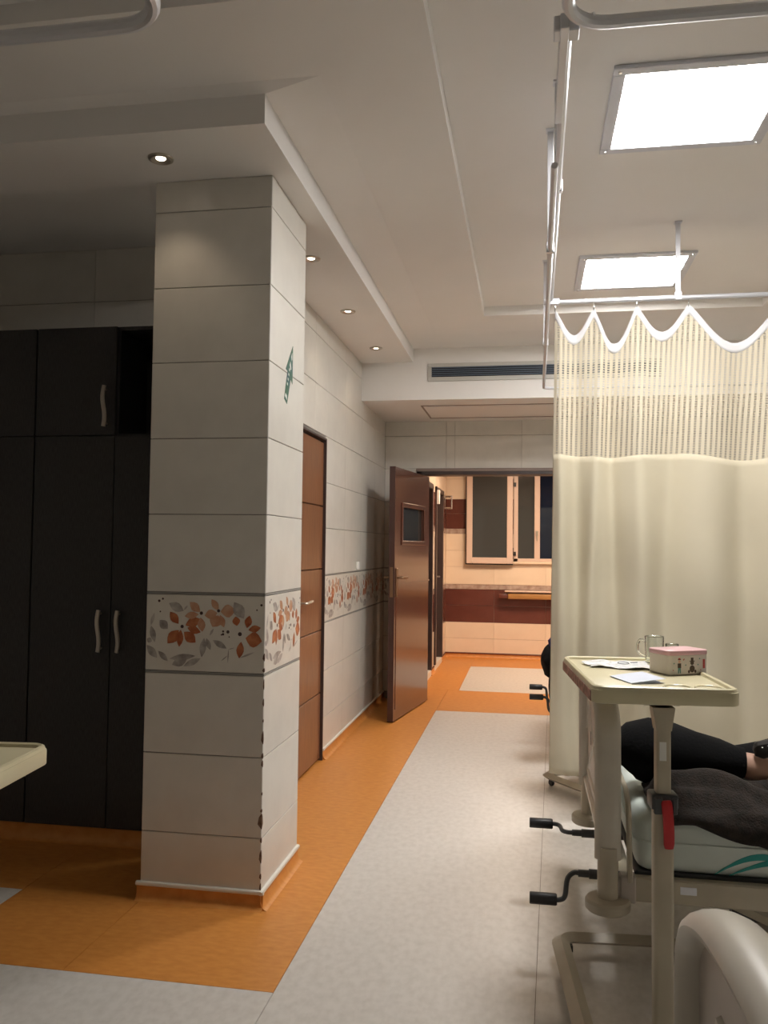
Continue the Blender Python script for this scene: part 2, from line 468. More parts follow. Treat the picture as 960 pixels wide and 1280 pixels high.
GAP = 0.0032
def tiled(parent, start, rz, cuts, rows, key_of, holes=(), gap=GAP, decor=None, border=True):
    """tiles over a wall plane. start = (x, y) of the left end seen from the room; cuts = u positions; rows = z positions"""
    ux, uy = math.cos(rz), math.sin(rz)
    def P(u, z): return (start[0]+ux*u, start[1]+uy*u, z)
    for z0, z1 in zip(rows, rows[1:]):
        for u0, u1 in zip(cuts, cuts[1:]):
            parts = [(u0, u1, z0, z1)]
            for hu0, hu1, hz0, hz1 in holes:
                nxt = []
                for a, b, cc, d in parts:
                    if b <= hu0+0.004 or a >= hu1-0.004 or d <= hz0+0.004 or cc >= hz1-0.004: nxt.append((a, b, cc, d)); continue
                    if a < hu0-0.02: nxt.append((a, hu0, cc, d))
                    if b > hu1+0.02: nxt.append((hu1, b, cc, d))
                    if d > hz1+0.02: nxt.append((max(a, hu0), min(b, hu1), hz1, d))
                    if cc < hz0-0.02: nxt.append((max(a, hu0), min(b, hu1), cc, hz0))
                parts = nxt
            for a, b, cc, d in parts:
                isd = decor and abs(cc-decor[0]) < 1e-3
                bb = 0.009 if isd and border else 0.0
                w_, h_ = b-a-0.0016, d-cc-gap-2*bb
                if w_ < 0.01 or h_ < 0.008: continue
                k = 'decor' if isd else key_of(cc, d)
                o = place(tile_mesh(w_, h_, k), 'tile', parent, P((a+b)/2, (cc+d)/2), rz)
                if isd and w_ > 0.2:
                    for me, nm in prints(w_, h_): place(me, nm, o, (0, 0, 0), 0)
                if bb:
                    for zc in (cc+bb/2, d-bb/2):
                        place(tile_mesh(w_+0.0016, bb-0.001, 'border'), 'border_strip', parent, P((a+b)/2, zc), rz)

plain = lambda a, b: 'tile'
# ------------------------------------------------------------------ pillar
pil = MB().box((PX0+0.006, PY0+0.006, 0), (PX1-0.006, PY1-0.006, ZS)).build('wall_pillar', M['grout'], smooth=0, kind='structure')
prows = ROWS[:-1]+[ZS]
tiled(pil, (PX0, PY0+0.006), 0, [0, PX1-PX0], prows, plain, decor=DEC)
tiled(pil, (PX1-0.006, PY0), R(90), [0, PY1-PY0], prows, plain, decor=DEC)
tiled(pil, (PX0+0.006, PY1), R(-90), [0, PY1-PY0], prows, plain, decor=DEC)
tiled(pil, (PX1, PY1-0.006), R(180), [0, PX1-PX0], prows, plain, decor=DEC)

M['chip'] = mat('broken_tile_edge', (0.10, 0.055, 0.035), 0.9, (0.20, 0.13, 0.09), 60.0)
random.seed(11)
for z, b_ in ((0.085, 0.03), (0.125, 0.022), (0.20, 0.05), (0.262, 0.02), (0.335, 0.06), (0.375, 0.014), (0.44, 0.012), (0.555, 0.026), (0.585, 0.022), (0.655, 0.05), (0.72, 0.012), (0.79, 0.03), (0.86, 0.04), (0.915, 0.016), (0.965, 0.03)):
    a_ = 0.003+random.random()*0.006+(0.010 if abs(z-0.335) < 0.01 else 0)
    ch = MB()
    zs = [z-b_/2, z-b_/5, z+b_/4, z+b_/2]
    wd_ = [0.001, a_, a_*0.7, 0.001]
    L1 = [(PX1-q, PY0-0.0008, h_) for q, h_ in zip(wd_, zs)]
    L2 = [(PX1+0.0008, PY0-0.0008, h_) for h_ in zs]
    L3 = [(PX1+0.0008, PY0+q, h_) for q, h_ in zip(wd_, zs)]
    for A_, B_ in ((L1, L2), (L2, L3)):
        for i_ in range(3): ch.face([A_[i_], B_[i_], B_[i_+1], A_[i_+1]])
    ch.build('chip', M['chip'], pil, smooth=0)

# orange coved skirting with a white cap, along a run
def skirting(p, q, out, parent=None, zt=0.067, name='baseboard', cap='cap', m_='orange', th=0.004, ext=0.0):
    p, q, n = Vector((*p, 0)), Vector((*q, 0)), Vector((*out, 0))
    prof = [(0.0, 0.0), (0.030, 0.0005), (0.020, 0.004), (0.011, 0.013), (th+0.001, 0.028), (th, 0.045), (th, zt-0.008), (0.0, zt-0.008)]
    b = MB()
    A = [b.bm.verts.new(p+n*a+Vector((0, 0, z))) for a, z in prof]
    B = [b.bm.verts.new(q+n*a+Vector((0, 0, z))) for a, z in prof]
    for i in range(len(prof)): b.bm.faces.new((A[i], A[(i+1) % len(prof)], B[(i+1) % len(prof)], B[i]))
    b.bm.faces.new(A[::-1]); b.bm.faces.new(B)
    o = b.build(name, M[m_], smooth=50, kind='structure')
    cp = MB()
    d = (q-p).normalized()*0.003
    v = [p-d, q+d]
    pr = [(0, zt-0.009), (0.011, zt-0.009), (0.013, zt-0.003), (0.010, zt+0.004), (0, zt+0.006)]
    A = [cp.bm.verts.new(v[0]+n*a+Vector((0, 0, z))) for a, z in pr]
    B = [cp.bm.verts.new(v[1]+n*a+Vector((0, 0, z))) for a, z in pr]
    for i in range(len(pr)): cp.bm.faces.new((A[i], A[(i+1) % len(pr)], B[(i+1) % len(pr)], B[i]))
    cp.bm.faces.new(A[::-1]); cp.bm.faces.new(B)
    if cap: cp.build('cap_strip', M[cap], o, smooth=50)
    else: cp.bm.free()
    return o
skirting((PX0-0.012, PY0), (PX1+0.012, PY0), (0, -1), name='baseboard_pillar_front')
skirting((PX1, PY0-0.012), (PX1, PY1), (1, 0), name='baseboard_pillar_side')

# ------------------------------------------------------------------ corridor wall with a brown door
DY0, DY1, DZ = 4.46, 5.425, 2.115
wl = MB().box((XW-0.15, 4.40, 0), (XW-0.006, DY0, ZS)).box((XW-0.15, DY1, 0), (XW-0.006, YB+0.2, ZS)).box((XW-0.15, DY0, DZ), (XW-0.006, DY1, ZS))
wl = wl.build('wall_left', M['grout'], smooth=0, kind='structure')
cuts = [0, 0.125, 0.725, 1.025, 1.625, 2.225, 2.825, YB-4.40]
tiled(wl, (XW-0.006, 4.40), R(90), cuts, prows, plain, holes=[(DY0-4.40, DY1-4.40, -0.1, DZ)], decor=DEC)
skirting((XW, DY1+0.01), (XW, YB), (1, 0), name='baseboard_left')
d2 = empty('door_1', (XW, DY1, 0), kind='structure')
MB().box((-0.13, -0.01, 0), (0.006, 0.0, DZ)).box((-0.13, -0.965, DZ-0.012), (0.004, 0, DZ)).box((-0.13, -0.965, 0), (0.006, -0.955, DZ)).build('door_frame', M['frame_dk'], d2, smooth=0)
MB().box((-0.045, -0.955, 0.012), (-0.035, -0.01, DZ-0.014)).build('door_core', M['wood_edge'], d2, smooth=0)
zz = [0.012, 0.44, 0.85, 1.252, 1.665, 2.09]
for a, b in zip(zz, zz[1:]):
    MB().box((-0.036, -0.952, a+0.003), (-0.012, -0.013, b-0.003), 0.003).build('door_panel', M['wood'], d2, smooth=0)
hh = MB().tube(bez([(-0.012, -0.60, 1.06), (0.035, -0.60, 1.06), (0.045, -0.58, 1.062), (0.045, -0.47, 1.066)], 5), 0.009, 8)
hh.box((-0.014, -0.625, 0.96), (-0.008, -0.585, 1.12), 0.002)
hh.build('door_handle', M['nickel'], d2)
# small white push plate
sw = MB().box((XW, 6.465, 1.222), (XW+0.022, 6.505, 1.285), 0.004).build('wall_switch', M['white'], label='small white wall switch above the floral tile band by the open door', cat='switch')

# wall niche behind the wardrobes, with tiles showing above them
wn = MB().box((-3.7, 4.306, 0), (PX0+0.17, 4.45, 3.1)).build('wall_niche', M['grout'], smooth=0, kind='structure')
tiled(wn, (-3.6, 4.306), 0, [0, 0.6, 1.2, 1.8, 2.26], [2.134, 2.439, 2.752, 3.05], plain)

# ------------------------------------------------------------------ end wall with the doorway
OX0, OX1, OZ = -1.035, 0.62, 2.135
we = MB().box((XW-0.15, YB+0.006, 0), (OX0, YB+0.16, ZB+0.1)).box((OX1, YB+0.006, 0), (2.7, YB+0.16, ZB+0.1)).box((OX0, YB+0.006, OZ), (OX1, YB+0.16, ZB+0.1))
we = we.build('wall_back', M['grout'], smooth=0, kind='structure')
ecuts = [0, 0.575, 0.655, 1.265, 1.865, 2.465, 3.065, 3.935]
tiled(we, (XW, YB+0.006), 0, ecuts, [0.067, 0.268, 0.576, 0.891, 1.212, 1.522, 1.826, 2.134, 2.439, 2.60], plain, holes=[(OX0-XW, OX1-XW, -0.1, OZ)], decor=DEC)
fr = MB().box((OX0, YB-0.012, 0), (OX0+0.05, YB+0.18, OZ), 0.004).box((OX1-0.05, YB-0.012, 0), (OX1, YB+0.18, OZ), 0.004).box((OX0, YB-0.012, OZ-0.06), (OX1, YB+0.18, OZ-0.026), 0.003)
d1 = empty('door_2', (OX0, YB, 0), kind='structure')
fr.build('door_frame', M['frame_dk'], d1, org=(OX0, YB, 0))
MB().box((OX0-0.005, YB-0.018, OZ-0.028), (OX1+0.005, YB+0.18, OZ), 0.003).build('head_trim', M['frame_gr'], d1, org=(OX0, YB, 0))
# open leaf
LW, LT, LH = 1.045, 0.045, 2.05
lf = empty('door_3', (-0.955, 7.70, 0), R(-98.4), kind='structure')       # local +x runs from the hinge to the free edge, +y is the corridor face
z0, z1, a0, a1 = 1.455, 1.735, 0.19, 0.83
b = MB()
b.box((0, 0, 0.012), (a0, LT, LH)); b.box((a1, 0, 0.012), (LW-0.004, LT, LH)); b.box((a0, 0, 0.012), (a1, LT, z0)); b.box((a0, 0, z1), (a1, LT, LH))
b.build('door_leaf', M['wood_dk'], lf, smooth=0)
MB().box((LW-0.004, -0.002, 0.010), (LW+0.004, LT+0.002, LH+0.002), 0.002).build('edge_strip', M['wood_edge'], lf, smooth=0)
fm = MB()
for y0_ in (-0.010, LT):
    for p, q in (((a0-0.035, z0-0.035), (a1+0.035, z0)), ((a0-0.035, z1), (a1+0.035, z1+0.035)), ((a0-0.035, z0), (a0, z1)), ((a1, z0), (a1+0.035, z1))):
        fm.box((p[0], y0_, p[1]), (q[0], y0_+0.010, q[1]), 0.003)
wf = fm.build('window_frame', M['wood_dk'], lf, smooth=0)
MB().box((a0, LT/2-0.003, z0), (a1, LT/2+0.003, z1)).build('pane', M['glass_grey'], wf, smooth=0)
for y0_ in (-0.004, LT):
    MB().box((0.04, y0_, 0.10), (LW-0.05, y0_+0.004, 1.10), 0.0015).build('kick_panel', M['wood_dk'], lf, smooth=0)
bm_ = MB()
for y0_, sgn in ((LT, 1), (0, -1)):
    bm_.box((LW-0.075, y0_, 1.00), (LW-0.035, y0_+sgn*0.008, 1.23), 0.002)
    bm_.tube(bez([(LW-0.055, y0_, 1.155), (LW-0.055, y0_+sgn*0.045, 1.155), (LW-0.075, y0_+sgn*0.055, 1.155), (LW-0.185, y0_+sgn*0.052, 1.150)], 5), 0.010, 8)
bm_.build('door_handle', M['bronze'], lf)
MB().box((LW+0.003, 0.010, 1.00), (LW+0.006, LT-0.010, 1.24)).build('lock_plate', M['bronze'], lf, smooth=0)

# ------------------------------------------------------------------ the room beyond the doorway
R2Y, R2X, R2Z = 10.85, -1.06, 2.55
wr = MB().box((-1.3, R2Y+0.006, 0), (2.7, R2Y+0.15, 2.7))
wr = MB()
WX0, WX1, WZ0, WZ1 = -0.195, 1.10, 1.235, 2.42
for a, b_ in (((-1.3, 0), (WX0, 2.7)), ((WX1, 0), (2.7, 2.7)), ((WX0, 0), (WX1, WZ0)), ((WX0, WZ1), (WX1, 2.7))):
    wr.box((a[0], R2Y+0.006, a[1]), (b_[0], R2Y+0.15, b_[1]))
wr = wr.build('wall_far', M['cream_grout'], smooth=0, kind='structure')
r2rows = [0.06, 0.245, 0.45, 0.665, 0.872, 0.935, 1.16, 1.367, 1.583, 1.648, 1.843, 2.03, 2.29, 2.55]
def r2key(a, b_):
    zc = (a+b_)/2
    if 0.45 < zc < 0.872 or 1.648 < zc < 2.03: return 'brown_tile'
    if 0.872 < zc < 0.935 or 1.583 < zc < 1.648: return 'mosaic'
    return 'cream_tile'
tiled(wr, (R2X, R2Y+0.006), 0, [0, 0.62, 1.27, 1.92, 2.57, 3.22, 3.7], r2rows, r2key, holes=[(WX0-R2X, WX1-R2X, WZ0, WZ1)])
RD = [(8.42, 9.21), (9.53, 10.34)]
wq = MB()
ys = [YB+0.16, RD[0][0], RD[0][1], RD[1][0], RD[1][1], R2Y+0.1]
for i in (0, 2, 4): wq.box((R2X-0.15, ys[i], 0), (R2X-0.006, ys[i+1], 2.7))
for a, b_ in RD: wq.box((R2X-0.15, a, 2.10), (R2X-0.006, b_, 2.7))
wq = wq.build('wall_far_left', M['cream_grout'], smooth=0, kind='structure')
o0 = YB+0.16
tiled(wq, (R2X-0.006, o0), R(90), [0, 0.5, 0.9, 1.3, 1.62, 2.0, 2.4, R2Y-o0], r2rows, r2key, holes=[(a-o0, b_-o0, -0.1, 2.10) for a, b_ in RD])
for k, (a, b_) in enumerate(RD):
    d = empty('door_%d' % (k+4), (R2X, a, 0), kind='structure')
    t = MB().box((-0.15, 0, 0.07), (0.022, 0.07, 2.10), 0.003).box((-0.15, b_-a-0.07, 0.07), (0.022, b_-a, 2.10), 0.003).box((-0.15, 0, 2.04), (0.022, b_-a, 2.10), 0.003)
    t.build('door_frame', M['frame_dk'], d, smooth=0)
    MB().box((-0.10, 0.07, 0.07), (-0.06, b_-a-0.07, 2.04), 0.003).build('door_leaf', M['wood_edge'], d, smooth=0)
    MB().box((-0.15, 0, 0), (0.012, b_-a, 0.07), 0.003).build('door_sill', M['cap'], d, smooth=0)
    MB().tube([(-0.06, b_-a-0.14, 1.05), (-0.01, b_-a-0.14, 1.05), (-0.01, b_-a-0.25, 1.05)], 0.009, 8).build('door_handle', M['nickel'], d)
for a, b_ in ((YB+0.2, RD[0][0]), (RD[0][1], RD[1][0]), (RD[1][1], R2Y)):
    skirting((R2X, a), (R2X, b_), (1, 0), name='baseboard_far_left', zt=0.06, cap='brown_tile')
skirting((R2X, R2Y), (2.6, R2Y), (0, -1), name='baseboard_far', zt=0.06, cap='brown_tile')
MB().box((-1.3, YB+0.16, R2Z), (2.7, 11.05, R2Z+0.1)).build('ceiling_far', M['plaster'], smooth=0, kind='structure')
MB().box((2.6, YB+0.16, 0), (2.7, 11.0, 2.6)).build('wall_far_right', M['plaster'], smooth=0, kind='structure')

# window of the room beyond: fixed frame, mullion, dark panes
wd = empty('window_1', (0, R2Y, 0), kind='structure')
t = MB()
for a, b_ in (((WX0, WZ0), (WX0+0.055, WZ1)), ((WX1-0.055, WZ0), (WX1, WZ1)), ((WX0, WZ0), (WX1, WZ0+0.04)), ((WX0, WZ1-0.045), (WX1, WZ1))):
    t.box((a[0], -0.028, a[1]), (b_[0], 0.06, b_[1]), 0.004)
t.build('window_frame', M['pvc'], wd, smooth=0)
MB().box((0.065, -0.024, WZ0+0.04), (0.135, 0.06, WZ1-0.04), 0.004).build('mullion', M['pvc'], wd, smooth=0)
MB().box((WX0+0.05, 0.012, WZ0+0.03), (0.07, 0.02, WZ1-0.03)).build('pane', M['glass_grey'], wd, smooth=0)
MB().box((0.13, 0.022, WZ0+0.03), (WX1-0.05, 0.03, WZ1-0.03)).build('pane', M['glass_dk'], wd, smooth=0)
MB().box((0.082, -0.04, 1.56), (0.112, -0.024, 1.63), 0.004).box((0.09, -0.055, 1.50), (0.104, -0.04, 1.60), 0.003).build('latch', M['nickel'], wd, smooth=0)
MB().box((WX0-0.01, -0.045, WZ0-0.03), (WX1+0.01, 0.02, WZ0), 0.004).build('window_sill', M['cream_tile'], wd, smooth=0)
for z in (1.36, 2.24):
    t = MB().tube([(WX0-0.012, -0.05, z-0.05), (WX0-0.012, -0.05, z+0.05)], 0.012, 8)
    t.box((WX0-0.04, -0.05, z), (WX0-0.010, -0.040, z+0.05), 0.002).box((WX0-0.012, -0.05, z-0.05), (WX0+0.03, -0.028, z), 0.002)
    t.build('hinge', M['black_pl'], wd)
# its sash, swung right round against the wall
sh = empty('window_2', (WX0-0.02, R2Y-0.012, 0), kind='structure')
SX0, SX1, SZ0, SZ1 = -0.575, 0.012, 1.205, 2.44
t = MB()
for a, b_ in (((SX0, SZ0), (SX0+0.075, SZ1)), ((SX1-0.075, SZ0), (SX1, SZ1)), ((SX0+0.075, SZ0), (SX1-0.075, SZ0+0.078)), ((SX0+0.075, SZ1-0.078), (SX1-0.075, SZ1))):
    t.box((a[0], -0.075, a[1]), (b_[0], -0.012, b_[1]), 0.005)
t.build('sash_frame', M['pvc'], sh, smooth=0)
MB().box((SX0-0.014, -0.058, SZ0-0.014), (SX1, -0.008, SZ1)).build('sash_gasket', M['gasket'], sh, smooth=0)
MB().box((SX0+0.07, -0.064, SZ0+0.07), (SX1-0.07, -0.058, SZ1-0.07)).build('pane', M['glass_grey'], sh, smooth=0)
# hand rail shelf under the window
hr = empty('wall_handrail', (0.2, R2Y, 0.82), label='honey coloured wall rail with pale top under the far window', cat='handrail')
MB().box((-0.46, -0.14, -0.055), (1.2, -0.012, 0.012), 0.012, 2).build('rail', M['rail_wood'], hr)
MB().box((-0.58, -0.135, -0.05), (-0.46, -0.01, 0.010), 0.014, 2).build('end_cap', M['brown_tile'], hr)
MB().box((-0.50, -0.145, 0.030), (1.2, -0.006, 0.05), 0.005).box((-0.5, -0.05, 0.010), (1.2, -0.006, 0.032)).build('top_board', M['pvc'], hr, smooth=0)
# signs beside the far doors
sg = MB().box((R2X, 9.545, 1.90), (R2X+0.05, 9.60, 2.06), 0.004).build('door_sign', M['white'], label='small white sign projecting beside the further dark doorway', cat='sign')
sg2 = empty('wall_bracket', (R2X, 10.60, 1.90), label='small chrome wall bracket in the far corner beside the brown tiles', cat='bracket')
MB().box((0, -0.02, -0.01), (0.012, 0.02, 0.17), 0.003).build('plate', M['chrome'], sg2, smooth=0)
MB().tube([(0.01, 0, 0.0), (0.09, 0, 0.0)], 0.012, 8).tube([(0.01, 0, 0.15), (0.09, 0, 0.15)], 0.012, 8).tube([(0.09, 0, -0.01), (0.09, 0, 0.16)], 0.012, 8).build('bar', M['chrome'], sg2)
# warm lamps of that room
for i, x in enumerate((-0.15, 1.35)):
    L = empty('ceiling_light', (x, 9.3, R2Z), label=('warm ceiling lamp in the room beyond, nearest its dark doors', 'warm ceiling lamp in the room beyond, on the window end')[i], cat='ceiling light', group='warm lamps of the room beyond')
    MB().box((-0.33, -0.33, -0.03), (0.33, 0.33, 0.0), 0.004).build('frame', M['panel_frame'], L, smooth=0)
    MB().box((-0.30, -0.30, -0.034), (0.30, 0.30, -0.028)).build('diffuser', M['diffuser_w'], L, smooth=0)

# ------------------------------------------------------------------ remaining shell of the ward
MB().box((-3.7, -1.7, 0), (-3.6, 4.4, 3.2)).build('wall_far_left_side', M['plaster'], smooth=0, kind='structure')
MB().box((2.6, -1.7, 0), (2.7, YB, 3.2)).build('wall_right', M['plaster'], smooth=0, kind='structure')
MB().box((-3.7, -1.75, 0), (2.7, -1.65, 3.2)).build('wall_front', M['plaster'], smooth=0, kind='structure')

# ------------------------------------------------------------------ air grille
gr = empty('air_grille', (0, 6.60, 2.79), label='long blue grey ventilation grille in the lowered ceiling edge', cat='vent')
GX0, GX1 = -0.80, 1.0
t = MB()
for a, b_ in (((GX0, 0.042), (GX1, 0.072)), ((GX0, -0.070), (GX1, -0.036)), ((GX0, -0.036), (GX0+0.03, 0.042)), ((GX1-0.03, -0.036), (GX1, 0.042))):
    t.box((a[0], -0.012, a[1]), (b_[0], 0, b_[1]), 0.003)
t.build('frame', M['pale_frame'], gr, smooth=0)
MB().box((GX0+0.03, -0.003, -0.036), (GX1-0.03, -0.001, 0.042)).build('void', M['grille_in'], gr, smooth=0)
for k in range(5):
    z = -0.028+k*0.0158
    MB().box((GX0+0.03, -0.012, z), (GX1-0.03, -0.004, z+0.0075), 0.001).build('slat', M['grille'], gr, smooth=0)

# ------------------------------------------------------------------ cool ceiling panels
def panel(x0, y0, x1, y1, label):
    L = empty('ceiling_light', ((x0+x1)/2, (y0+y1)/2, ZR), label=label, cat='ceiling light', group='square light panels over the beds')
    w_, d_ = (x1-x0)/2, (y1-y0)/2
    t = MB()
    for a, b_ in (((-w_, -d_), (w_, -d_+0.045)), ((-w_, d_-0.045), (w_, d_)), ((-w_, -d_+0.045), (-w_+0.045, d_-0.045)), ((w_-0.045, -d_+0.045), (w_, d_-0.045))):
        t.box((*a, -0.016), (*b_, 0.0), 0.003)
    t.build('frame', M['panel_frame'], L, smooth=0)
    MB().box((-w_+0.045, -d_+0.045, -0.012), (w_-0.045, d_-0.045, -0.006)).build('diffuser', M['diffuser'], L, smooth=0)
    for sx_ in (-1, 1):
        for sy_ in (-1, 1):
            MB().lathe([(0, -0.020), (0.006, -0.0195), (0.007, -0.016)], 8, (sx_*(w_-0.022), sy_*(d_-0.022), 0)).build('screw', M['chrome'], L)
panel(0.283, 2.92, 0.920, 3.56, 'large square light panel nearest the camera on the ceiling')
panel(0.276, 4.83, 0.920, 5.46, 'square light panel further back, above the curtain top')

# ------------------------------------------------------------------ recessed downlights
for i, (x, y, lab) in enumerate(((-1.398, 2.968, 'round recessed downlight in front of the tiled pillar'), (-1.111, 4.135, 'round recessed downlight just behind the pillar edge'),
                                 (-1.129, 5.109, 'round recessed downlight over the brown corridor door, middle of the corridor row'), (-1.129, 6.093, 'round recessed downlight nearest the ventilation grille'))):
    L = empty('downlight', (x, y, ZS), label=lab, cat='downlight', group='recessed downlights')
    MB().lathe([(0.019, -0.001), (0.024, -0.004), (0.038, -0.009), (0.047, -0.006), (0.049, 0.0)], 24).build('ring', M['nickel'], L)
    MB().lathe([(0, -0.0045), (0.015, -0.004), (0.0195, -0.001)], 20).build('bulb', M['bulb'], L)
    sd = bpy.data.lights.new('downlight_lamp', 'SPOT')
    sd.energy = SPOT_POWER; sd.color = (1.0, 0.80, 0.58); sd.spot_size = R(100); sd.spot_blend = 0.7; sd.shadow_soft_size = 0.03
    so = bpy.data.objects.new('lamp', sd); col.objects.link(so); so.parent = L; so.location = (0, 0, -0.03)

# ------------------------------------------------------------------ wardrobes
WY, WT, WM, WBASE = 3.69, 2.44, 1.915, 0.075
def wave_handle(x, z0_, z1_):
    n = 12
    path = [(x+0.006*math.sin(k/n*2*math.pi), -0.030-0.004*math.sin(k/n*math.pi), z0_+(z1_-z0_)*k/n) for k in range(n+1)]
    t = MB().tube(path, 0.011, 8, ry=0.006, up=(1, 0, 0))
    for k in (1, n-1):
        p = path[k]
        t.tube([(p[0], 0.0, p[2]), (p[0], p[1], p[2])], 0.005, 8)
    return t
def wardrobe(x0, x1, xm, label, open_right):
    W = empty('wardrobe', (x0, WY, 0), label=label, cat='wardrobe', group='charcoal wardrobes in the wall niche')
    w_, xm = x1-x0, xm-x0
    D = 0.56
    t = MB()
    t.box((0, 0.02, WBASE), (0.018, D, WT)).box((w_-0.018, 0.02, WBASE), (w_, D, WT)).box((0.018, 0.02, WT-0.018), (w_-0.018, D, WT)).box((0.018, 0.02, WBASE), (w_-0.018, D, WBASE+0.02))
    t.box((0.018, 0.02, WM-0.009), (w_-0.018, D, WM+0.009)).box((0.018, D-0.01, WBASE+0.02), (w_-0.018, D, WT-0.018)).box((xm-0.009, 0.02, WM+0.009), (xm+0.009, D-0.01, WT-0.018))
    t.build('carcass', M['wardrobe'], W, smooth=0)
    if open_right:
        MB().box((xm+0.011, 0.30, WM+0.012), (w_-0.02, 0.318, WT-0.10), 0.001).build('inner_board', M['wardrobe'], W, smooth=0)
    for a, b_, zl, zh, hx, hz in ((0.002, xm-0.002, WBASE+0.003, WM-0.003, xm-0.045, 0.895), (xm+0.002, w_-0.002, WBASE+0.003, WM-0.003, xm+0.05, 0.895),
                                  (0.002, xm-0.002, WM+0.003, WT-0.002, xm-0.045, 1.955), (xm+0.002, w_-0.002, WM+0.003, WT-0.002, xm+0.05, 1.955)):
        if open_right and a > 0.1 and zl > 1: continue
        d = MB().box((a, 0, zl), (b_, 0.018, zh), 0.0012).build('door', M['wardrobe'], W, smooth=0)
        wave_handle(hx, hz, hz+0.195).build('handle', M['nickel'], d)
wardrobe(-2.352, -1.525, -1.938, 'charcoal wardrobe beside the pillar with one open upper compartment', True)
wardrobe(-3.180, -2.356, -2.768, 'charcoal wardrobe at the left edge of the photo with closed doors', False)
pb = MB().box((-3.58, WY+0.012, 0), (-1.525, WY+0.5, WBASE)).build('trim_plinth', M['orange'], smooth=0, kind='structure')
skirting((-3.58, WY+0.012), (-1.53, WY+0.012), (0, -1), name='baseboard_wardrobe', zt=0.082, cap=None)

# ------------------------------------------------------------------ arrow sticker on the pillar side
ar = empty('arrow_sign', (PX1, 3.44, 2.13), label='green arrow sticker with white marks on the side of the tiled pillar', cat='sign')
pts = [(3.494, 2.267), (3.391, 2.147), (3.418, 2.143), (3.375, 2.018), (3.417, 2.002), (3.466, 2.118), (3.494, 2.101)]
pts = [(a-3.44, b_-2.13) for a, b_ in pts]
MB().prism(pts, 0, 0.0004, 0.0014).build('film', M['green'], ar, smooth=0)
def glyph(poly): MB().prism(poly, 0, 0.0015, 0.0019).build('white_mark', M['white'], ar, smooth=0)
glyph([(0.028, 0.085), (0.041, 0.105), (0.043, 0.078), (0.036, 0.068)])
glyph([(0.006, 0.045), (0.018, 0.062), (0.030, 0.030), (0.020, 0.026)])
glyph([(-0.052, -0.085), (-0.030, -0.093), (-0.026, -0.112), (-0.058, -0.100)])
for k in range(4): glyph([(-0.030+k*0.009, -0.045+k*0.022), (-0.018+k*0.009, -0.050+k*0.022), (-0.016+k*0.009, -0.040+k*0.022), (-0.028+k*0.009, -0.035+k*0.022)])

# ------------------------------------------------------------------ curtain rails
RZ = 2.68
def ceil_at(x, y): return ZR if x > -0.313 or y < 2.3 else ZM
def hanger(parent, x, y, z):
    zc = ceil_at(x, y)
    t = MB().box((x-0.012, y-0.003, z+0.01), (x+0.012, y+0.003, zc), 0.001).box((x-0.018, y-0.02, zc-0.006), (x+0.018, y+0.02, zc), 0.001).box((x-0.016, y-0.012, z-0.012), (x+0.016, y+0.012, z+0.03), 0.002)
    t.build('hanger', M['alu'], parent, smooth=0)
def arc_corner(c_, r_, a0_, a1_, z, n=8):
    return [(c_[0]+r_*math.cos(R(a0_+(a1_-a0_)*k/n)), c_[1]+r_*math.sin(R(a0_+(a1_-a0_)*k/n)), z) for k in range(n+1)]
ra = empty('curtain_rail', (0, 0, 0), label='aluminium curtain rail carrying the cream curtain around the second bed', cat='curtain rail')
MB().tube([(0.088, 2.10, RZ)]+arc_corner((0.164, 4.34), 0.06, 180, 90, RZ)+[(2.58, 4.40, RZ)], 0.013, 10).build('track', M['alu'], ra)
MB().box((0.070, 2.03, RZ-0.016), (0.092, 2.50, RZ+0.022), 0.002).box((0.055, 2.05, RZ-0.01), (0.118, 2.10, RZ+0.03), 0.003).build('joint_plate', M['alu'], ra, smooth=0)
for p in ((0.74, 4.40), (1.9, 4.40), (0.096, 3.0)): hanger(ra, *p, RZ)
MB().box((0.070, 4.33, RZ-0.03), (0.15, 4.36, RZ+0.002), 0.003).build('corner_clamp', M['alu'], ra, smooth=0)
rc = empty('curtain_rail', (0, 0, 0), label='thick bent aluminium curtain rail at the top right, nearest the camera', cat='curtain rail')
MB().tube([(0.085, -1.6, RZ)]+arc_corner((0.185, 1.95), 0.10, 180, 90, RZ)+[(2.58, 2.07, RZ)], 0.016, 10).build('track', M['alu'], rc)
MB().tube([(0.105, 2.06, RZ+0.01), (0.15, 2.03, RZ+0.01)], 0.006, 8).build('link_bar', M['alu'], rc)
for p in ((0.085, 0.6), (1.2, 2.06)): hanger(rc, *p, RZ)
rb = empty('curtain_rail', (0, 0, 0), label='slim curtain rail running back past the cream curtain to the lowered ceiling', cat='curtain rail')
BZ = 2.585
MB().tube([(0.073, 2.60, BZ), (0.10, 6.20, BZ)]+arc_corner((0.15, 6.22), 0.05, 180, 90, BZ, 6)+[(2.58, 6.27, BZ)], 0.011, 8).build('track', M['alu'], rb)
for p in ((0.078, 3.35), (0.088, 4.9)): hanger(rb, *p, BZ)
rl = empty('curtain_rail', (0, 0, 0), label='bent curtain rail at the top left corner of the photo', cat='curtain rail')
MB().tube([(-0.872, -1.6, RZ)]+arc_corner((-0.99, 1.765), 0.118, 0, 90, RZ)+[(-3.58, 1.885, RZ)], 0.018, 10).build('track', M['alu'], rl)
for p in ((-0.872, 0.5), (-2.4, 1.885)): hanger(rl, *p, RZ)

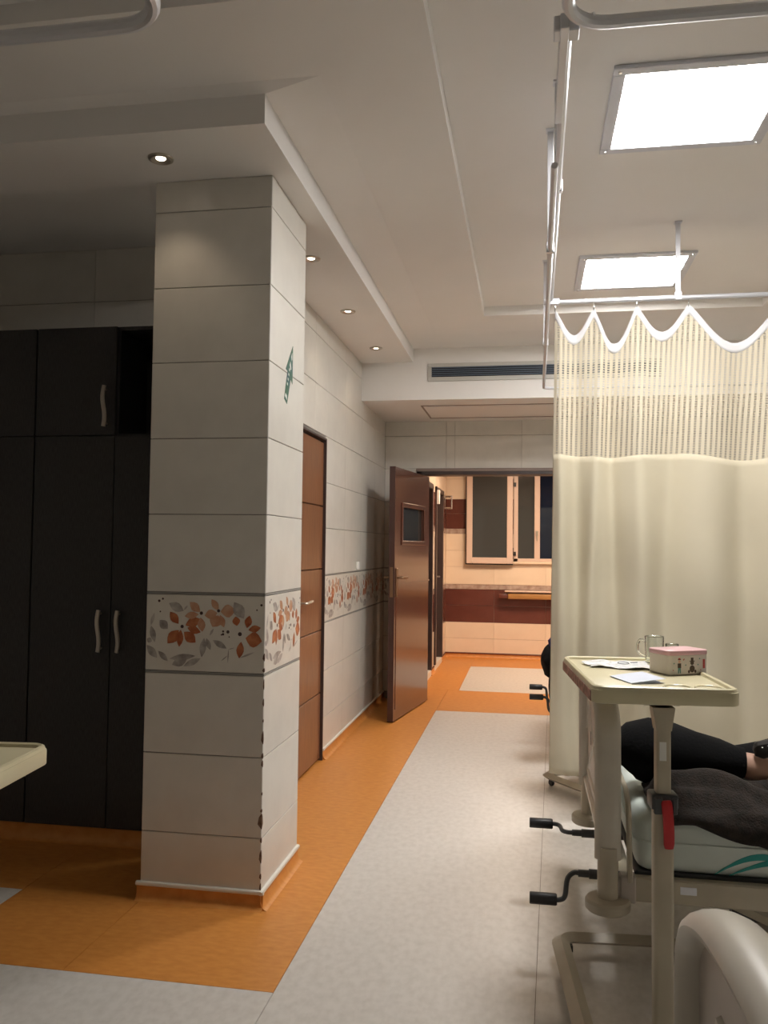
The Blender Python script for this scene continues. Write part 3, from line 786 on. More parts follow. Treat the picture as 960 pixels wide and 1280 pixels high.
# ------------------------------------------------------------------ curtain
cu = empty('privacy_curtain', (0.6, 4.40, 0.25), label='cream privacy curtain with open net top hanging beside the bed', cat='curtain')
HK = [0.128, 0.324, 0.534, 0.789, 1.235, 1.50, 1.80, 2.12, 2.45]
SG = [0.135, 0.19, 0.135, 0.20, 0.17, 0.18, 0.19, 0.18]
ZH = 2.645
def ctop(x):
    for a, b_, s_ in zip(HK, HK[1:], SG):
        if x <= b_+1e-6:
            t_ = max(0.0, min(1.0, (x-a)/(b_-a)))
            return ZH-s_*(math.sin(math.pi*t_)**1.15)
    return ZH
NX = 420
X0, X1 = 0.128, 2.45
def gs(x, c_, w_): return math.exp(-((x-c_)/w_)**2)
folds = [(0.165, 0.030, -0.022), (0.245, 0.035, 0.030), (0.335, 0.030, -0.030), (0.415, 0.028, 0.024), (0.545, 0.055, -0.050), (0.700, 0.045, 0.026), (0.860, 0.080, -0.030), (1.050, 0.06, 0.034),
         (1.20, 0.06, -0.035), (1.36, 0.05, 0.04), (1.52, 0.05, -0.04), (1.66, 0.05, 0.04), (1.82, 0.05, -0.04), (1.98, 0.05, 0.04), (2.14, 0.05, -0.04), (2.30, 0.05, 0.04)]
def cpt(x, z):
    v = (ZH-z)/(ZH-0.25)                       # 0 at the top, 1 at the hem
    y = 4.405
    amp = min(1.0, 0.35+1.2*v)*(1.0 if v < 0.5 else 1.0-0.45*(v-0.5))
    for k, (c_, w_, a_) in enumerate(folds):
        cc = c_+(v-0.35)*0.10*math.sin(k*2.1+0.7)
        ww = w_*(1.0+0.5*v)
        y += 1.45*a_*gs(x, cc, ww)*amp
    y += 0.010*math.sin(7*x+9*z)*v
    xx = x-0.024*v*gs(x, X0, 0.20)
    if x < 0.16: y += 0.02*(0.16-x)/0.03*0.6
    return (xx, y, z)
def strip(name, m_, ztop, zbot, rows_, uv=False, th=0.0):
    me = bpy.data.meshes.new(name)
    vs_, fs, uvs = [], [], []
    for j in range(rows_+1):
        t_ = j/rows_
        s_ = 0.0
        pz = None
        for i in range(NX+1):
            x = X0+(X1-X0)*i/NX
            z = ztop(x)*(1-t_)+zbot(x)*t_
            p = Vector(cpt(x, z))-Vector(cu.location)
            if i > 0:
                dy = p.y-vs_[-1][1]
                s_ += math.hypot((X1-X0)/NX, dy*0.6)
            vs_.append(tuple(p)); uvs.append((s_, z))
    n = NX+1
    for j in range(rows_):
        for i in range(NX):
            fs.append((j*n+i, j*n+i+1, (j+1)*n+i+1, (j+1)*n+i))
    me.from_pydata(vs_, [], fs)
    me.polygons.foreach_set('use_smooth', [True]*len(fs))
    if uv:
        ul = me.uv_layers.new(name='UVMap')
        for l in me.loops: ul.data[l.index].uv = uvs[l.vertex_index]
    me.materials.append(M[m_])
    o = bpy.data.objects.new(name, me); col.objects.link(o); o.parent = cu
    if th:
        sm = o.modifiers.new('thickness', 'SOLIDIFY'); sm.thickness = th; sm.offset = 0
    return o
def cnet(x): return 1.880+0.010*math.sin(9*x+1)-0.02*gs(x, 1.0, 0.2)
def ctape(x): return ctop(x)-0.050
def cheader(x): return ctop(x)
strip('header_tape', 'tape', cheader, ctape, 3, th=0.0025)
strip('net_panel', 'net', ctape, cnet, 28, uv=True)
strip('cloth_panel', 'curtain', cnet, lambda x: 0.255+0.006*math.sin(11*x), 50, th=0.0015)
for x in HK:
    p = Vector(cpt(x, ZH))-Vector(cu.location)
    MB().tube(bez([(p.x, p.y, p.z-0.012), (p.x, p.y-0.006, p.z+0.004), (p.x, p.y, p.z+0.026), (p.x, 0.0, RZ-cu.location.z-0.008)], 4), 0.0028, 6).build('hook', M['chrome'], cu)

# ------------------------------------------------------------------ hospital bed (local y = 0 at its middle, foot end towards -x)
HW = 0.435
def bed(yc, label, up=False):
    B = empty('hospital_bed', (0.25, yc, 0), label=label, cat='bed', group='hospital beds along the right side')
    def lx(x): return x-0.25
    for end, x in (('footboard', 0.255), ('headboard', 2.32)):
        hi = 0.0 if end == 'footboard' else 0.10
        arch = [(lx(x), -HW, 0.40), (lx(x), -HW, 0.60), (lx(x), -HW, 0.78+hi), (lx(x), -HW+0.025, 0.845+hi), (lx(x), -HW+0.10, 0.890+hi), (lx(x), -0.2, 0.925+hi), (lx(x), 0, 0.94+hi),
                (lx(x), 0.2, 0.925+hi), (lx(x), HW-0.10, 0.890+hi), (lx(x), HW-0.025, 0.845+hi), (lx(x), HW, 0.78+hi), (lx(x), HW, 0.60), (lx(x), HW, 0.40)]
        ar_ = bez(arch, 5)
        fbm = MB().tube(ar_, 0.042, 16, ry=0.024, up=(1, 0, 0))
        fbm.tube([(lx(x), -HW, 0.43), (lx(x), HW, 0.43)], 0.024, 10)
        fo = fbm.build(end, M['bed_plastic'], B)
        poly = [(p.y*0.97, p.z-0.012) for p in ar_ if p.z > 0.43]
        MB().prism(poly+[], 0, lx(x)-0.011, lx(x)+0.011).build('panel', M['bed_panel'], fo, smooth=0)
        for sgn in (-1, 1):
            tr = MB()
            q = [(-0.30, 0.50), (0.30, 0.50), (0.34, 0.66), (0.27, 0.80), (-0.27, 0.80), (-0.34, 0.66)]
            tr.tube([(lx(x)+sgn*0.011, a, b_) for a, b_ in q], 0.008, 6, closed=True)
            tr.tube([(lx(x)+sgn*0.011, -0.30, 0.50), (lx(x)+sgn*0.011, 0.27, 0.80)], 0.006, 6).tube([(lx(x)+sgn*0.011, -0.27, 0.80), (lx(x)+sgn*0.011, 0.30, 0.50)], 0.006, 6)
            tr.build('panel_trim', M['bed_plastic'], fo)
            for yy in (-0.16, 0.0, 0.16):
                MB().box((lx(x)+sgn*0.010, yy-0.012, 0.63), (lx(x)+sgn*0.0125, yy+0.012, 0.68)).build('slot', M['dark_pl'], fo, smooth=0)
        for sgn in (-1, 1):
            MB().tube([(lx(x), sgn*HW, 0.255), (lx(x), sgn*HW, 0.44)], 0.033, 14).build('post', M['beige'], B)
            MB().lathe([(0, 0.240), (0.066, 0.240), (0.072, 0.246), (0.072, 0.268), (0.066, 0.276), (0.036, 0.279), (0, 0.279)], 26, (lx(x), sgn*HW, 0)).build('bumper_disc', M['beige'], B)
    for sgn in (-1, 1):
        MB().box((lx(0.34), sgn*(HW-0.02)-0.018, 0.268), (lx(2.27), sgn*(HW-0.02)+0.018, 0.345), 0.005).build('side_rail', M['beige'], B)
        MB().box((lx(0.292), sgn*(HW-0.02)-0.022, 0.262), (lx(0.345), sgn*(HW-0.02)+0.022, 0.350), 0.006).build('corner_block', M['bed_panel'], B)
    for x in (0.30, 2.24): MB().box((lx(x), -HW+0.045, 0.27), (lx(x+0.04), HW-0.045, 0.33), 0.004).build('cross_rail', M['beige'], B, smooth=0)
    MB().box((lx(0.345), -HW+0.05, 0.335), (lx(2.25), HW-0.05, 0.352), 0.004).build('mattress_base', M['dark_pl'], B, smooth=0)
    MB().tube(bez([(lx(0.325), -HW+0.0, 0.33), (lx(0.322), -HW, 0.46), (lx(0.322), -HW+0.02, 0.56), (lx(0.322), -HW+0.10, 0.60)], 5)+bez([(lx(0.322), HW-0.10, 0.60), (lx(0.322), HW-0.02, 0.56), (lx(0.322), HW, 0.46), (lx(0.325), HW, 0.33)], 5), 0.009, 8).build('mattress_stop', M['beige'], B)
    for sgn in (-1, 1):
        y = sgn*(HW-0.10)
        t_ = MB()
        t_.tube([(lx(0.60), y, 0.285), (lx(0.98), y, 0.13)], 0.028, 4, ry=0.016, up=(0, 0, 1)).tube([(lx(1.95), y, 0.285), (lx(1.60), y, 0.13)], 0.028, 4, ry=0.016, up=(0, 0, 1))
        t_.box((lx(0.90), y-0.02, 0.09), (lx(1.85), y+0.02, 0.13), 0.004)
        t_.build('strut', M['beige'], B, smooth=0)
        for x in (0.95, 1.80):
            t_ = MB().lathe([(0, -0.014), (0.035, -0.014), (0.040, -0.008), (0.040, 0.008), (0.035, 0.014), (0, 0.014)], 18, M=Matrix.Translation((lx(x), y, 0.040)) @ Matrix.Rotation(R(90), 4, 'X'))
            t_.box((lx(x)-0.022, y-0.022, 0.045), (lx(x)+0.022, y-0.016, 0.095)).box((lx(x)-0.022, y+0.016, 0.045), (lx(x)+0.022, y+0.022, 0.095)).box((lx(x)-0.022, y-0.022, 0.085), (lx(x)+0.022, y+0.022, 0.095))
            t_.build('caster', M['black_pl'], B)
    MB().box((lx(0.66), -HW+0.10, 0.19), (lx(0.84), -HW+0.16, 0.285), 0.01).build('actuator_box', M['black_pl'], B, smooth=0)
    for k, y in enumerate((-0.375, 0.03)):
        dz = 0.10 if up else (-0.092 if k == 0 else -0.004)
        hy = 0.0 if (up or k == 0) else 0.10
        c_ = MB().tube([(lx(0.50), y, 0.325), (lx(0.20), y, 0.325)], 0.016, 10).tube([(lx(0.20), y, 0.325), (lx(0.165), y, 0.325)], 0.012, 10)
        c_.build('crank_shaft', M['dark_pl'], B)
        e_ = MB().tube(bez([(lx(0.172), y, 0.325), (lx(0.150), y, 0.325), (lx(0.130), y+hy*0.2, 0.325+dz*0.25), (lx(0.122), y+hy*0.8, 0.325+dz*0.85), (lx(0.105), y+hy, 0.325+dz), (lx(0.08), y+hy, 0.325+dz)], 5), 0.0085, 8)
        e_.build('crank_arm', M['beige'] if k > 1 else M['dark_pl'], B)
        MB().lathe([(0, 0.0), (0.018, 0.0), (0.0195, 0.003), (0.0195, 0.085), (0.017, 0.09), (0, 0.09)], 14, M=Matrix.Translation((lx(0.006), y+hy, 0.325+dz)) @ Matrix.Rotation(R(90), 4, 'Y')).build('crank_handle', M['black_pl'], B)
    return B
BY1, BY0, BY2 = 3.285, 0.885, 6.05
bed1 = bed(BY1, 'beige hospital bed under the overbed table, in front of the cream curtain')
bed(BY0, 'hospital bed nearest the camera, its ivory board end in the bottom right corner')
bed(BY2, 'hospital bed hidden behind the cream curtain, only its crank handles showing', up=True)
# rating label on the near side rail
MB().box((0.480, BY1-HW+0.0005, 0.303), (0.530, BY1-HW+0.0025, 0.327)).build('rating_label', M['alu'], bed1, smooth=0, org=(0.25, BY1, 0), label='small silver maker label on the side rail')

def mattress(yc, label, swoosh):
    T = empty('mattress', (1.29, yc, 0.352), label=label, cat='mattress', group='pale mattresses on the hospital beds')
    b = bmesh.new()
    nx, ny = 60, 20
    L_, W_ = 0.945, 0.405
    def prof(zf, x, y):
        # soft rounded edges
        ex, ey = abs(x)/L_, abs(y)/W_
        return zf
    t_ = MB()
    t_.box((-L_, -W_, 0.0), (L_, W_, 0.19), 0.045, 4)
    o = t_.build('cover', M['sheet'], T)
    MB().tube([(p[0], p[1], 0.10) for p in rrect(-L_-0.001, -W_-0.001, L_+0.001, W_+0.001, 0.045, 5)], 0.0035, 6, closed=True).build('piping', M['sheet'], o)
    if swoosh:
        for a in ((0.30, 0.02, 0.16), (0.35, 0.065, 0.13)):
            t2 = MB()
            n = 14
            up_, lo_ = [], []
            for k in range(n+1):
                u = k/n
                x = -0.72+a[0]*u+a[1]
                z = 0.012+0.058*math.sin(math.pi*u)*a[2]/0.16
                th = 0.016*math.sin(math.pi*u)+0.0008
                up_.append((x, z+th)); lo_.append((x, z-th*0.2))
            t2.prism(up_+lo_[::-1], 1, -W_-0.0015, -W_+0.002)
            t2.build('printed_mark', M['teal'], o, smooth=0)
    return T
mattress(BY1, 'pale mint mattress on the bed under the overbed table', True)
mattress(BY0, 'pale mint mattress on the bed nearest the camera', False)
mattress(BY2, 'pale mint mattress on the bed hidden behind the curtain', False)

# ------------------------------------------------------------------ overbed tables
def table(loc, rz, H, label, pink=False):
    T = empty('overbed_table', (loc[0], loc[1], 0), rz, label=label, cat='table', group='wheeled overbed tables')
    w_, d_ = 0.196, 0.325
    t_ = MB().prism(rrect(-w_, -d_, w_, d_, 0.035, 5), 2, H-0.045, H-0.008, 0.004, 2)
    top = t_.build('table_top', M['table'], T)
    rim = rrect(-w_+0.010, -d_+0.010, w_-0.010, d_-0.010, 0.030, 5)
    MB().tube([(a, b_, H-0.008) for a, b_ in rim], 0.010, 8, closed=True, ry=0.009).build('rim', M['table'], top)
    for cx in (0.045, 0.130):
        MB().tube([(cx+0.036*math.cos(a*math.pi/12), -d_+0.072+0.036*math.sin(a*math.pi/12), H-0.0075) for a in range(24)], 0.0035, 6, closed=True).build('cup_ring', M['table'], top)
    MB().tube([(a, b_, H-0.0075) for a, b_ in rrect(-w_+0.03, -d_+0.030, -w_+0.165, -d_+0.052, 0.010, 3)], 0.0035, 6, closed=True).build('pen_groove', M['table'], top)
    if pink:
        MB().box((-w_-0.0015, -d_+0.032, H-0.043), (-w_+0.002, d_-0.032, H-0.014)).build('edge_band', M['rim_pink'], top, smooth=0)
    cy = -0.27
    MB().box((-0.05, cy+0.0, H-0.056), (0.05, cy+0.35, H-0.045), 0.003).build('top_bracket', M['beige'], T, smooth=0)
    MB().prism([(a, b_+cy) for a, b_ in rrect(-0.0195, -0.0195, 0.0195, 0.0195, 0.006, 3)], 2, 0.60, H-0.058).prism([(-0.03, H-0.058), (0.03, H-0.058), (0.0205, H-0.12), (-0.0205, H-0.12)], 1, cy-0.0205, cy+0.0205).build('inner_column', M['beige'], T)
    MB().prism([(a, b_+cy) for a, b_ in rrect(-0.027, -0.022, 0.027, 0.022, 0.012, 4)], 2, 0.055, 0.72).build('outer_column', M['beige'], T)
    MB().box((-0.036, cy-0.030, 0.700), (0.036, cy+0.030, 0.742), 0.006, 2).box((-0.030, cy-0.036, 0.690), (-0.006, cy-0.02, 0.735), 0.003).box((0.018, cy-0.036, 0.690), (0.032, cy-0.02, 0.735), 0.003).build('clamp_collar', M['dark_pl'], T)
    lev = bez([(0.002, cy-0.034, 0.728), (0.004, cy-0.040, 0.70), (0.008, cy-0.036, 0.65), (0.010, cy-0.030, 0.600)], 4)
    MB().tube(lev, [0.012]+[0.0145]*(len(lev)-2)+[0.012], 10, ry=0.006, up=(1, 0, 0)).build('release_lever', M['red'], T)
    MB().box((-0.012, cy-0.0212, H-0.20), (0.006, cy-0.0198, H-0.15)).build('sticker', M['white'], T, smooth=0)
    ring = [(a, b_, 0.062) for a, b_ in rrect(-0.20, -0.30, 0.20, 0.355, 0.05, 5)]
    MB().tube(ring, 0.020, 4, closed=True, ry=0.030, up=(0, 0, 1)).box((-0.06, cy-0.035, 0.045), (0.06, cy+0.03, 0.075), 0.003).build('base_frame', M['beige'], T, smooth=0)
    for sx_ in (-1, 1):
        for sy_ in (-0.27, 0.325):
            k = MB().lathe([(0, -0.009), (0.017, -0.009), (0.0195, -0.005), (0.0195, 0.005), (0.017, 0.009), (0, 0.009)], 14, M=Matrix.Translation((sx_*0.17, sy_, 0.0195)) @ Matrix.Rotation(R(90), 4, 'Y'))
            k.box((sx_*0.17-0.012, sy_-0.010, 0.030), (sx_*0.17+0.012, sy_+0.010, 0.050))
            k.build('caster', M['black_pl'], T)
    return T
TZ = 1.03
T1 = table((0.3375, 2.687), R(5), TZ, 'ivory overbed table with tin box and mug in front of the curtain', pink=True)
table((-1.290, 1.535), R(6), 0.92, 'ivory overbed table cut off at the left edge of the photo')
table((0.47, 4.98), R(38), 0.98, 'overbed table behind the curtain, only its wheeled base showing below the hem')

# ------------------------------------------------------------------ things on the table
zt = TZ-0.0075
bx = empty('tin_box', (0.455, 2.735, zt), R(30), label='small white tin box with pink lid and printed figures on the table', cat='box')
BWX, BWY = 0.0735, 0.05
MB().prism(rrect(-BWX, -BWY, BWX, BWY, 0.014, 4), 2, 0.001, 0.060, 0.002).build('tin_body', M['tin'], bx)
MB().prism(rrect(-BWX-0.002, -BWY-0.002, BWX+0.002, BWY+0.002, 0.016, 4), 2, 0.0595, 0.074, 0.003, 2).build('lid', M['pink'], bx)
def fig(name, m_, shapes):
    t_ = MB()
    for kind, *a in shapes:
        if kind == 'e':
            cx, cz, rx, rz_ = a
            t_.face([(cx+rx*math.cos(q*math.pi/6), -BWY-0.0004, cz+rz_*math.sin(q*math.pi/6)) for q in range(12)])
        else:
            t_.face([(p[0], -BWY-0.0004, p[1]) for p in a[0]])
    t_.build(name, M[m_], bx, smooth=0)
def rc_(x0, z0_, x1, z1_): return ('p', [(x0, z0_), (x1, z0_), (x1, z1_), (x0, z1_)])
fig('bear_print', 'fig_dk', [('e', 0.012, 0.018, 0.010, 0.011), ('e', 0.012, 0.036, 0.007, 0.0065), rc_(0.002, 0.040, 0.022, 0.0425), rc_(0.007, 0.042, 0.017, 0.052), ('e', 0.000, 0.010, 0.004, 0.005), ('e', 0.024, 0.010, 0.004, 0.005)])
fig('doll_print_jacket', 'fig_dk', [rc_(-0.042, 0.022, -0.029, 0.036), rc_(-0.041, 0.046, -0.030, 0.049)])
fig('doll_print_face', 'fig_sk', [('e', -0.0355, 0.041, 0.0045, 0.0045)])
fig('doll_print_hat', 'fig_rd', [rc_(-0.0395, 0.0465, -0.0315, 0.052), rc_(0.052, 0.018, 0.060, 0.046), ('e', -0.020, 0.046, 0.002, 0.002)])
fig('doll_print_trousers', 'fig_gn', [('p', [(-0.041, 0.006), (-0.037, 0.006), (-0.0355, 0.018), (-0.034, 0.006), (-0.030, 0.006), (-0.030, 0.022), (-0.041, 0.022)])])
for q_ in ((0.040, 0.048), (-0.012, 0.030), (-0.055, 0.036), (0.034, 0.030)): fig('star_print', 'fig_gn', [('e', *q_, 0.0022, 0.0022)])
for q_ in ((-0.018, 0.048), (-0.058, 0.016), (0.044, 0.014)): fig('star_print', 'fig_rd', [('e', *q_, 0.0018, 0.0018)])

mg = empty('glass_mug', (0.412, 2.925, zt), R(0), label='clear glass mug with handle behind the tin box', cat='mug')
MB().lathe([(0, 0.001), (0.026, 0.001), (0.029, 0.004), (0.0295, 0.03), (0.031, 0.09), (0.0305, 0.0915), (0.0285, 0.09), (0.027, 0.03), (0.0262, 0.012), (0, 0.010)], 28).build('cup', M['tank'], mg)
MB().tube(bez([(-0.0295, 0, 0.074), (-0.045, 0, 0.078), (-0.054, 0, 0.060), (-0.050, 0, 0.034), (-0.0285, 0, 0.022)], 5), 0.0045, 8).build('handle', M['tank'], mg)
gl = MB().lathe([(0, 0.001), (0.017, 0.001), (0.019, 0.004), (0.021, 0.071), (0.0205, 0.072), (0.019, 0.071), (0.017, 0.010), (0, 0.008)], 24).build('small_glass', M['tank'], label='short clear glass between the mug and the tin box', cat='glass')
gl.location = (0.462, 2.885, zt)

pp = empty('folded_paper', (0.262, 2.530, zt), R(20), label='pale blue folded paper lying near the table front', cat='paper')
pm = MB()
pm.prism([(0.0005, 0.001), (0.10, 0.001), (0.10, 0.0018), (0.0005, 0.0018)], 1, -0.070, 0.070)
pm.build('lower_leaf', M['paper'], pp, smooth=0)
pm = MB()
fl = [(0.0, 0.0022), (0.03, 0.006), (0.07, 0.010), (0.103, 0.013)]
pm.prism([(a-0.0, b_) for a, b_ in fl]+[(a, b_+0.0007) for a, b_ in fl[::-1]], 1, -0.070, 0.070)
pm.build('upper_leaf', M['paper'], pp, smooth=0)
# crinkled printed sheet
wrp = empty('crinkled_sheet', (0.29, 2.83, zt), R(8), label='crinkled white plastic sheet at the back of the overbed table', cat='plastic sheet')
me = bpy.data.meshes.new('sheet')
nx, ny = 22, 16
vs_, fs = [], []
random.seed(3)
for j in range(ny+1):
    for i in range(nx+1):
        u, v = i/nx, j/ny
        x = -0.105+0.21*u+0.010*math.sin(9*v)
        y = -0.095+0.19*v+0.012*math.sin(8*u)-0.05*(1-u)*(1-v)*-1
        vs_.append((x, y, 0.0025+0.007*abs(math.sin(7*u+3*v)*math.cos(5*v-4*u))+random.random()*0.002))
for j in range(ny):
    for i in range(nx):
        a = j*(nx+1)+i
        fs.append((a, a+1, a+nx+2, a+nx+1))
me.from_pydata(vs_, [], fs); me.materials.append(M['wrap'])
o = bpy.data.objects.new('sheet', me); col.objects.link(o); o.parent = wrp
o.modifiers.new('thickness', 'SOLIDIFY').thickness = 0.0006
MB().tube([(0.01+0.018*math.cos(a*math.pi/6), -0.01+0.022*math.sin(a*math.pi/6), 0.0125) for a in range(12)], 0.0012, 4, closed=True).tube([(0.035, 0.0, 0.0125), (0.06, 0.01, 0.0125)], 0.0012, 4).build('printed_mark', M['ink'], wrp)

# ------------------------------------------------------------------ person on the bed
def skin_mesh(name, joints, edges, m_, parent, org, root=0, sub=2):
    me = bpy.data.meshes.new(name)
    me.from_pydata([tuple(Vector(j[0])-Vector(org)) for j in joints], edges, [])
    o = bpy.data.objects.new(name, me); col.objects.link(o); o.parent = parent
    md = o.modifiers.new('skin', 'SKIN')
    sv = me.skin_vertices[0].data if me.skin_vertices else None
    if sv is None:
        bpy.context.view_layer.objects.active = o
    for i, j in enumerate(joints):
        r_ = j[1] if isinstance(j[1], tuple) else (j[1], j[1])
        me.skin_vertices[0].data[i].radius = r_
        me.skin_vertices[0].data[i].use_root = (i == root)
    md.use_smooth_shade = True
    sd_ = o.modifiers.new('sub', 'SUBSURF'); sd_.levels = sub; sd_.render_levels = sub
    me.materials.append(m_)
    return o
org = (1.10, 3.42, 0.545)
pe = empty('person', org, label='person in black trousers half sitting on the bed with one leg folded', cat='person')
MT = 0.545
J = [((1.06, 3.42, 0.68), 0.115), ((1.23, 3.42, 0.82), 0.125), ((1.40, 3.42, 1.00), 0.135), ((1.50, 3.42, 1.12), 0.07), ((1.54, 3.42, 1.18), 0.052), ((1.57, 3.42, 1.25), 0.078), ((1.59, 3.42, 1.335), 0.088), ((1.60, 3.42, 1.41), 0.055),
     # near leg lying folded outwards: hip, thigh, knee, calf, ankle, heel, toes
     ((0.97, 3.33, 0.640), 0.075), ((0.70, 3.30, 0.610), 0.052), ((0.43, 3.22, 0.660), 0.050), ((0.56, 3.16, 0.665), 0.044), ((0.68, 3.16, 0.655), 0.036), ((0.755, 3.160, 0.650), 0.052), ((0.83, 3.165, 0.625), 0.052), ((0.93, 3.21, 0.606), 0.040), ((1.00, 3.24, 0.600), 0.024),
     # far leg drawn up, its foot crossing over the near ankle
     ((1.04, 3.53, 0.67), 0.075), ((1.10, 3.60, 0.85), 0.060), ((1.14, 3.62, 1.00), 0.050), ((1.10, 3.52, 0.91), 0.042), ((1.03, 3.38, 0.79), 0.036), ((0.955, 3.28, 0.715), 0.034), ((0.89, 3.22, 0.690), 0.032), ((0.83, 3.19, 0.692), 0.022),
     # near arm
     ((1.44, 3.24, 1.06), 0.058), ((1.36, 3.14, 0.92), 0.046), ((1.27, 3.10, 0.79), 0.040), ((1.16, 3.14, 0.80), 0.034), ((1.07, 3.20, 0.82), 0.027), ((1.03, 3.225, 0.815), (0.030, 0.018)), ((0.99, 3.245, 0.805), (0.034, 0.015)),
     # far arm
     ((1.44, 3.60, 1.06), 0.058), ((1.37, 3.68, 0.92), 0.046), ((1.28, 3.70, 0.80), 0.040), ((1.18, 3.66, 0.80), 0.034), ((1.09, 3.60, 0.80), 0.027), ((1.05, 3.58, 0.80), (0.030, 0.018)), ((1.01, 3.56, 0.79), (0.034, 0.015))]
E = [(0,1),(1,2),(2,3),(3,4),(4,5),(5,6),(6,7),(0,8),(8,9),(9,10),(10,11),(11,12),(12,13),(13,14),(14,15),(15,16),(0,17),(17,18),(18,19),(19,20),(20,21),(21,22),(22,23),(23,24),
     (2,25),(25,26),(26,27),(27,28),(28,29),(29,30),(30,31),(2,32),(32,33),(33,34),(34,35),(35,36),(36,37),(37,38)]
# five fingers on each hand
for hand, d_, side in ((31, Vector((-0.86, 0.42, -0.28)), Vector((0.42, 0.86, 0.05))), (38, Vector((-0.86, -0.42, -0.28)), Vector((0.42, -0.86, 0.05)))):
    c_ = Vector(J[hand][0])
    for k, (off, ln) in enumerate(((-0.026, 0.058), (-0.009, 0.068), (0.009, 0.064), (0.026, 0.050))):
        p0 = c_+side*off+d_*0.012
        p1 = p0+d_*ln*0.55
        p2 = p1+(d_*0.8+Vector((0, 0, -0.6))).normalized()*ln*0.45
        i = len(J)
        J += [(tuple(p0), 0.0090), (tuple(p1), 0.0085), (tuple(p2), 0.0075)]
        E += [(hand, i), (i, i+1), (i+1, i+2)]
    p0 = c_-side*0.030-d_*0.035
    p1 = p0-side*0.022+d_*0.020
    p2 = p1+d_*0.026
    i = len(J)
    J += [(tuple(p0), 0.0105), (tuple(p1), 0.0095), (tuple(p2), 0.0085)]
    E += [(hand-1, i), (i, i+1), (i+1, i+2)]
skin_mesh('body', J, E, M['skin'], pe, org)
# face details and hair
f = MB()
for sy_ in (-1, 1): f.lathe([(0, -0.010), (0.007, -0.007), (0.010, 0), (0.007, 0.007), (0, 0.010)], 10, (1.512-org[0], 3.42+sy_*0.030-org[1], 1.325-org[2]))
f.build('eyes', M['hair'], pe)
f = MB().lathe([(0, -0.02), (0.012, -0.016), (0.013, -0.008), (0.006, 0.018), (0, 0.022)], 10, (1.500-org[0], 3.42-org[1], 1.298-org[2])); f.build('nose', M['skin'], pe)
f = MB().tube([(1.512-org[0], 3.42-0.020-org[1], 1.258-org[2]), (1.504-org[0], 3.42-org[1], 1.257-org[2]), (1.512-org[0], 3.42+0.020-org[1], 1.258-org[2])], 0.004, 6); f.build('mouth', M['rim_pink'], pe)
hr_ = MB().lathe([(0.070, -0.05), (0.092, -0.02), (0.101, 0.03), (0.094, 0.075), (0.060, 0.112), (0, 0.124)], 24, (1.615-org[0], 3.42-org[1], 1.325-org[2])); hr_.build('hair', M['hair'], pe)
# clothes over the same joints
def grow(ids, dr):
    out = []
    for i in ids:
        r_ = J[i][1] if not isinstance(J[i][1], tuple) else J[i][1][0]
        out.append((J[i][0], r_+dr))
    return out
TJ = [(J[0][0], 0.122), (J[8][0], 0.092), ((0.70, 3.30, 0.606), 0.070), ((0.425, 3.21, 0.655), 0.080), ((0.54, 3.16, 0.662), 0.068), ((0.65, 3.16, 0.655), 0.055), ((0.73, 3.16, 0.650), 0.046),
      (J[17][0], 0.098), (J[18][0], 0.090), (J[19][0], 0.080), (J[20][0], 0.072), ((1.05, 3.42, 0.83), 0.060), ((1.16, 3.42, 0.765), 0.126), ((0.42, 3.13, 0.625), 0.075)]
skin_mesh('trousers', TJ, [(0,1),(1,2),(2,3),(3,4),(4,5),(5,6),(0,7),(7,8),(8,9),(9,10),(10,11),(0,12),(3,13)], M['trouser'], pe, org)
lg = [(0.318, 3.195, 0.640, 0.030), (0.335, 3.19, 0.655, 0.075), (0.375, 3.185, 0.672, 0.104), (0.43, 3.18, 0.678, 0.114), (0.50, 3.17, 0.675, 0.108), (0.58, 3.16, 0.668, 0.093), (0.66, 3.16, 0.660, 0.072), (0.715, 3.16, 0.655, 0.057), (0.745, 3.16, 0.652, 0.050)]
tl = MB().tube([Vector(p[:3])-Vector(org) for p in lg], [p[3] for p in lg], 20)
for v in tl.bm.verts: v.co += Vector((0, 0, 1))*0.012*noise.noise(v.co*14)
tl.build('trouser_leg', M['trouser'], pe, smooth=70)
SJ = [((1.14, 3.42, 0.76), 0.130), (J[1][0], 0.138), (J[2][0], 0.148), ((1.475, 3.42, 1.09), 0.085)]+grow((25, 26, 27), 0.014)+grow((32, 33, 34), 0.014)
SJ += [((1.20, 3.125, 0.797), 0.046), ((1.22, 3.675, 0.797), 0.046)]
skin_mesh('shirt', SJ, [(0,1),(1,2),(2,3),(2,4),(4,5),(5,6),(6,10),(2,7),(7,8),(8,9),(9,11)], M['shirt'], pe, org)
# studded sandal on the crossing foot
sp = bez([(0.775, 3.135, 0.700), (0.800, 3.130, 0.712), (0.84, 3.14, 0.718), (0.89, 3.165, 0.715), (0.95, 3.21, 0.720)], 5)
so_ = MB().tube([Vector(p)-Vector(org) for p in sp], [0.008, 0.018, 0.026, 0.032]+[0.036]*(len(sp)-5)+[0.026], 10, ry=0.020, up=(0.1, -0.35, 0.93)).build('sandal', M['sandal'], pe)
for k in range(5):
    p = Vector(sp[4+k*3])-Vector(org)+Vector((0.0, -0.026, 0.016))
    MB().lathe([(0, -0.004), (0.0045, 0), (0, 0.004)], 8, tuple(p)).build('stud', M['chrome'], so_)
MB().tube([Vector((0.842, 3.100, 0.690))-Vector(org), Vector((0.885, 3.118, 0.692))-Vector(org)], 0.010, 8, ry=0.006).build('bare_instep', M['skin'], so_)

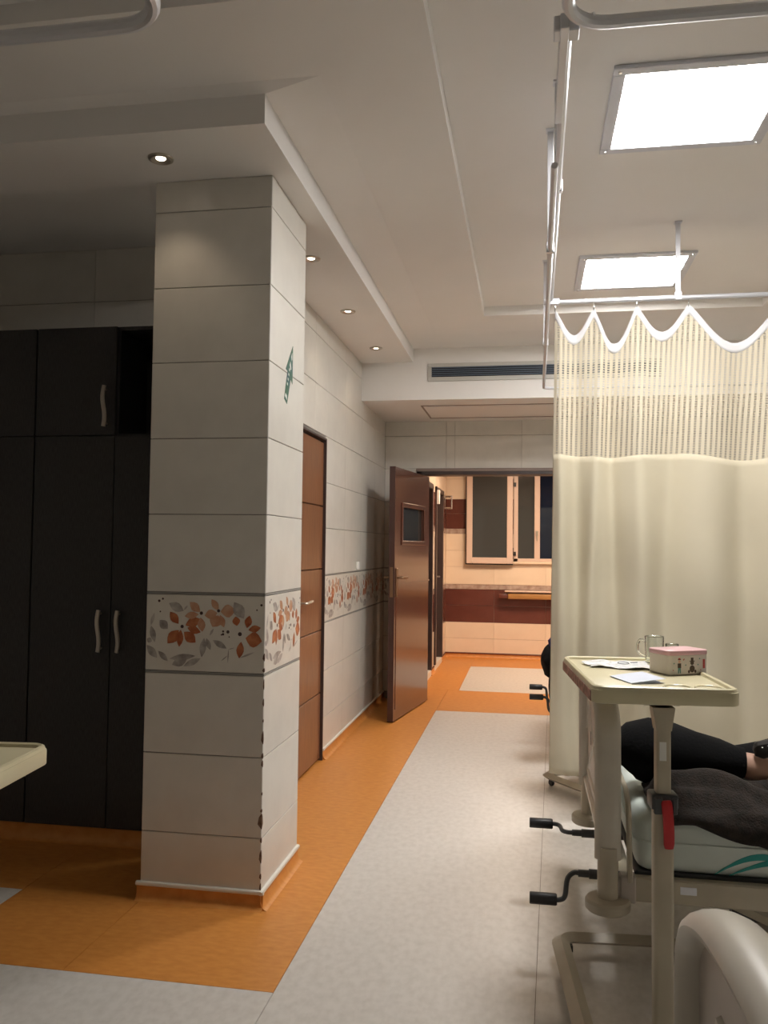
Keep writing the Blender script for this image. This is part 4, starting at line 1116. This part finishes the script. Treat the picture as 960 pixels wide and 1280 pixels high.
# ------------------------------------------------------------------ brown blanket heaped along the near mattress edge
bl = empty('fleece_blanket', (0.70, 2.98, MT), label='dark brown fleece blanket heaped on the mattress in front of the leg', cat='blanket')
me = bpy.data.meshes.new('blanket')
nx, ny = 90, 40
vs_, fs = [], []
for j in range(ny+1):
    for i in range(nx+1):
        u, v = i/nx, j/ny
        x = 0.400+u*0.84
        sm_ = max(0.0, min(1.0, (u-0.08)/0.35)); sm_ = sm_*sm_*(3-2*sm_)
        D = 0.012+0.095*sm_*(0.8+0.2*math.sin(9*u))+0.018*max(0, math.sin(14*u+1))
        fold = 0.010*math.sin(21*u+3*v)+0.012*noise.noise((x*8, v*4, 5.0))
        if v < 0.25:
            t_ = v/0.25
            y = 2.862-0.014*math.sin(math.pi*t_)+fold*0.6-0.004*(1-t_)
            z = 0.553-D*(1-t_)
        else:
            t_ = (v-0.25)/0.75
            y = 2.866+0.30*t_
            hgt = (0.085-0.050*sm_)*math.sin(math.pi*min(1.0, t_*1.1))**0.8+0.018*math.sin(16*t_+5*u)*min(1, 4*t_)+0.016*math.sin(9*u-3*t_)+fold
            z = 0.556+max(0.002, hgt*min(1, t_*5)*min(1, (1-t_)*6)*min(1, u/0.05))+0.006*math.sin(math.pi*t_)
        vs_.append((x-0.70, y-2.98, z-MT))
for j in range(ny):
    for i in range(nx):
        a = j*(nx+1)+i
        fs.append((a, a+1, a+nx+2, a+nx+1))
me.from_pydata(vs_, [], fs); me.polygons.foreach_set('use_smooth', [True]*len(fs)); me.materials.append(M['blanket'])
o = bpy.data.objects.new('fleece', me); col.objects.link(o); o.parent = bl
sm = o.modifiers.new('thickness', 'SOLIDIFY'); sm.thickness = 0.010; sm.offset = 1

# ------------------------------------------------------------------ jacket hung on the end of the hidden bed
jk = empty('jacket', (0.20, 5.66, 0.55), label='black and blue garment hanging on the hidden bed, beside the curtain edge', cat='jacket')
def blob(name, m_, c_, r_, seed):
    t_ = bmesh.new()
    bmesh.ops.create_icosphere(t_, subdivisions=3, radius=1)
    for v in t_.verts:
        n_ = 1+0.16*noise.noise(v.co*2.2+Vector((seed, 0, 0)))
        v.co = Vector((v.co.x*r_[0]*n_+c_[0], v.co.y*r_[1]*n_+c_[1], v.co.z*r_[2]*n_+c_[2]))
    b = MB(); b.merge(t_); b.build(name, M[m_], jk, smooth=60)
blob('body', 'trouser', (-0.045, 0, 0.12), (0.075, 0.14, 0.115), 1.0)
blob('collar', 'blue', (-0.02, 0, 0.23), (0.055, 0.11, 0.06), 4.0)
blob('sleeve', 'trouser', (-0.025, 0.06, -0.06), (0.045, 0.06, 0.15), 7.0)
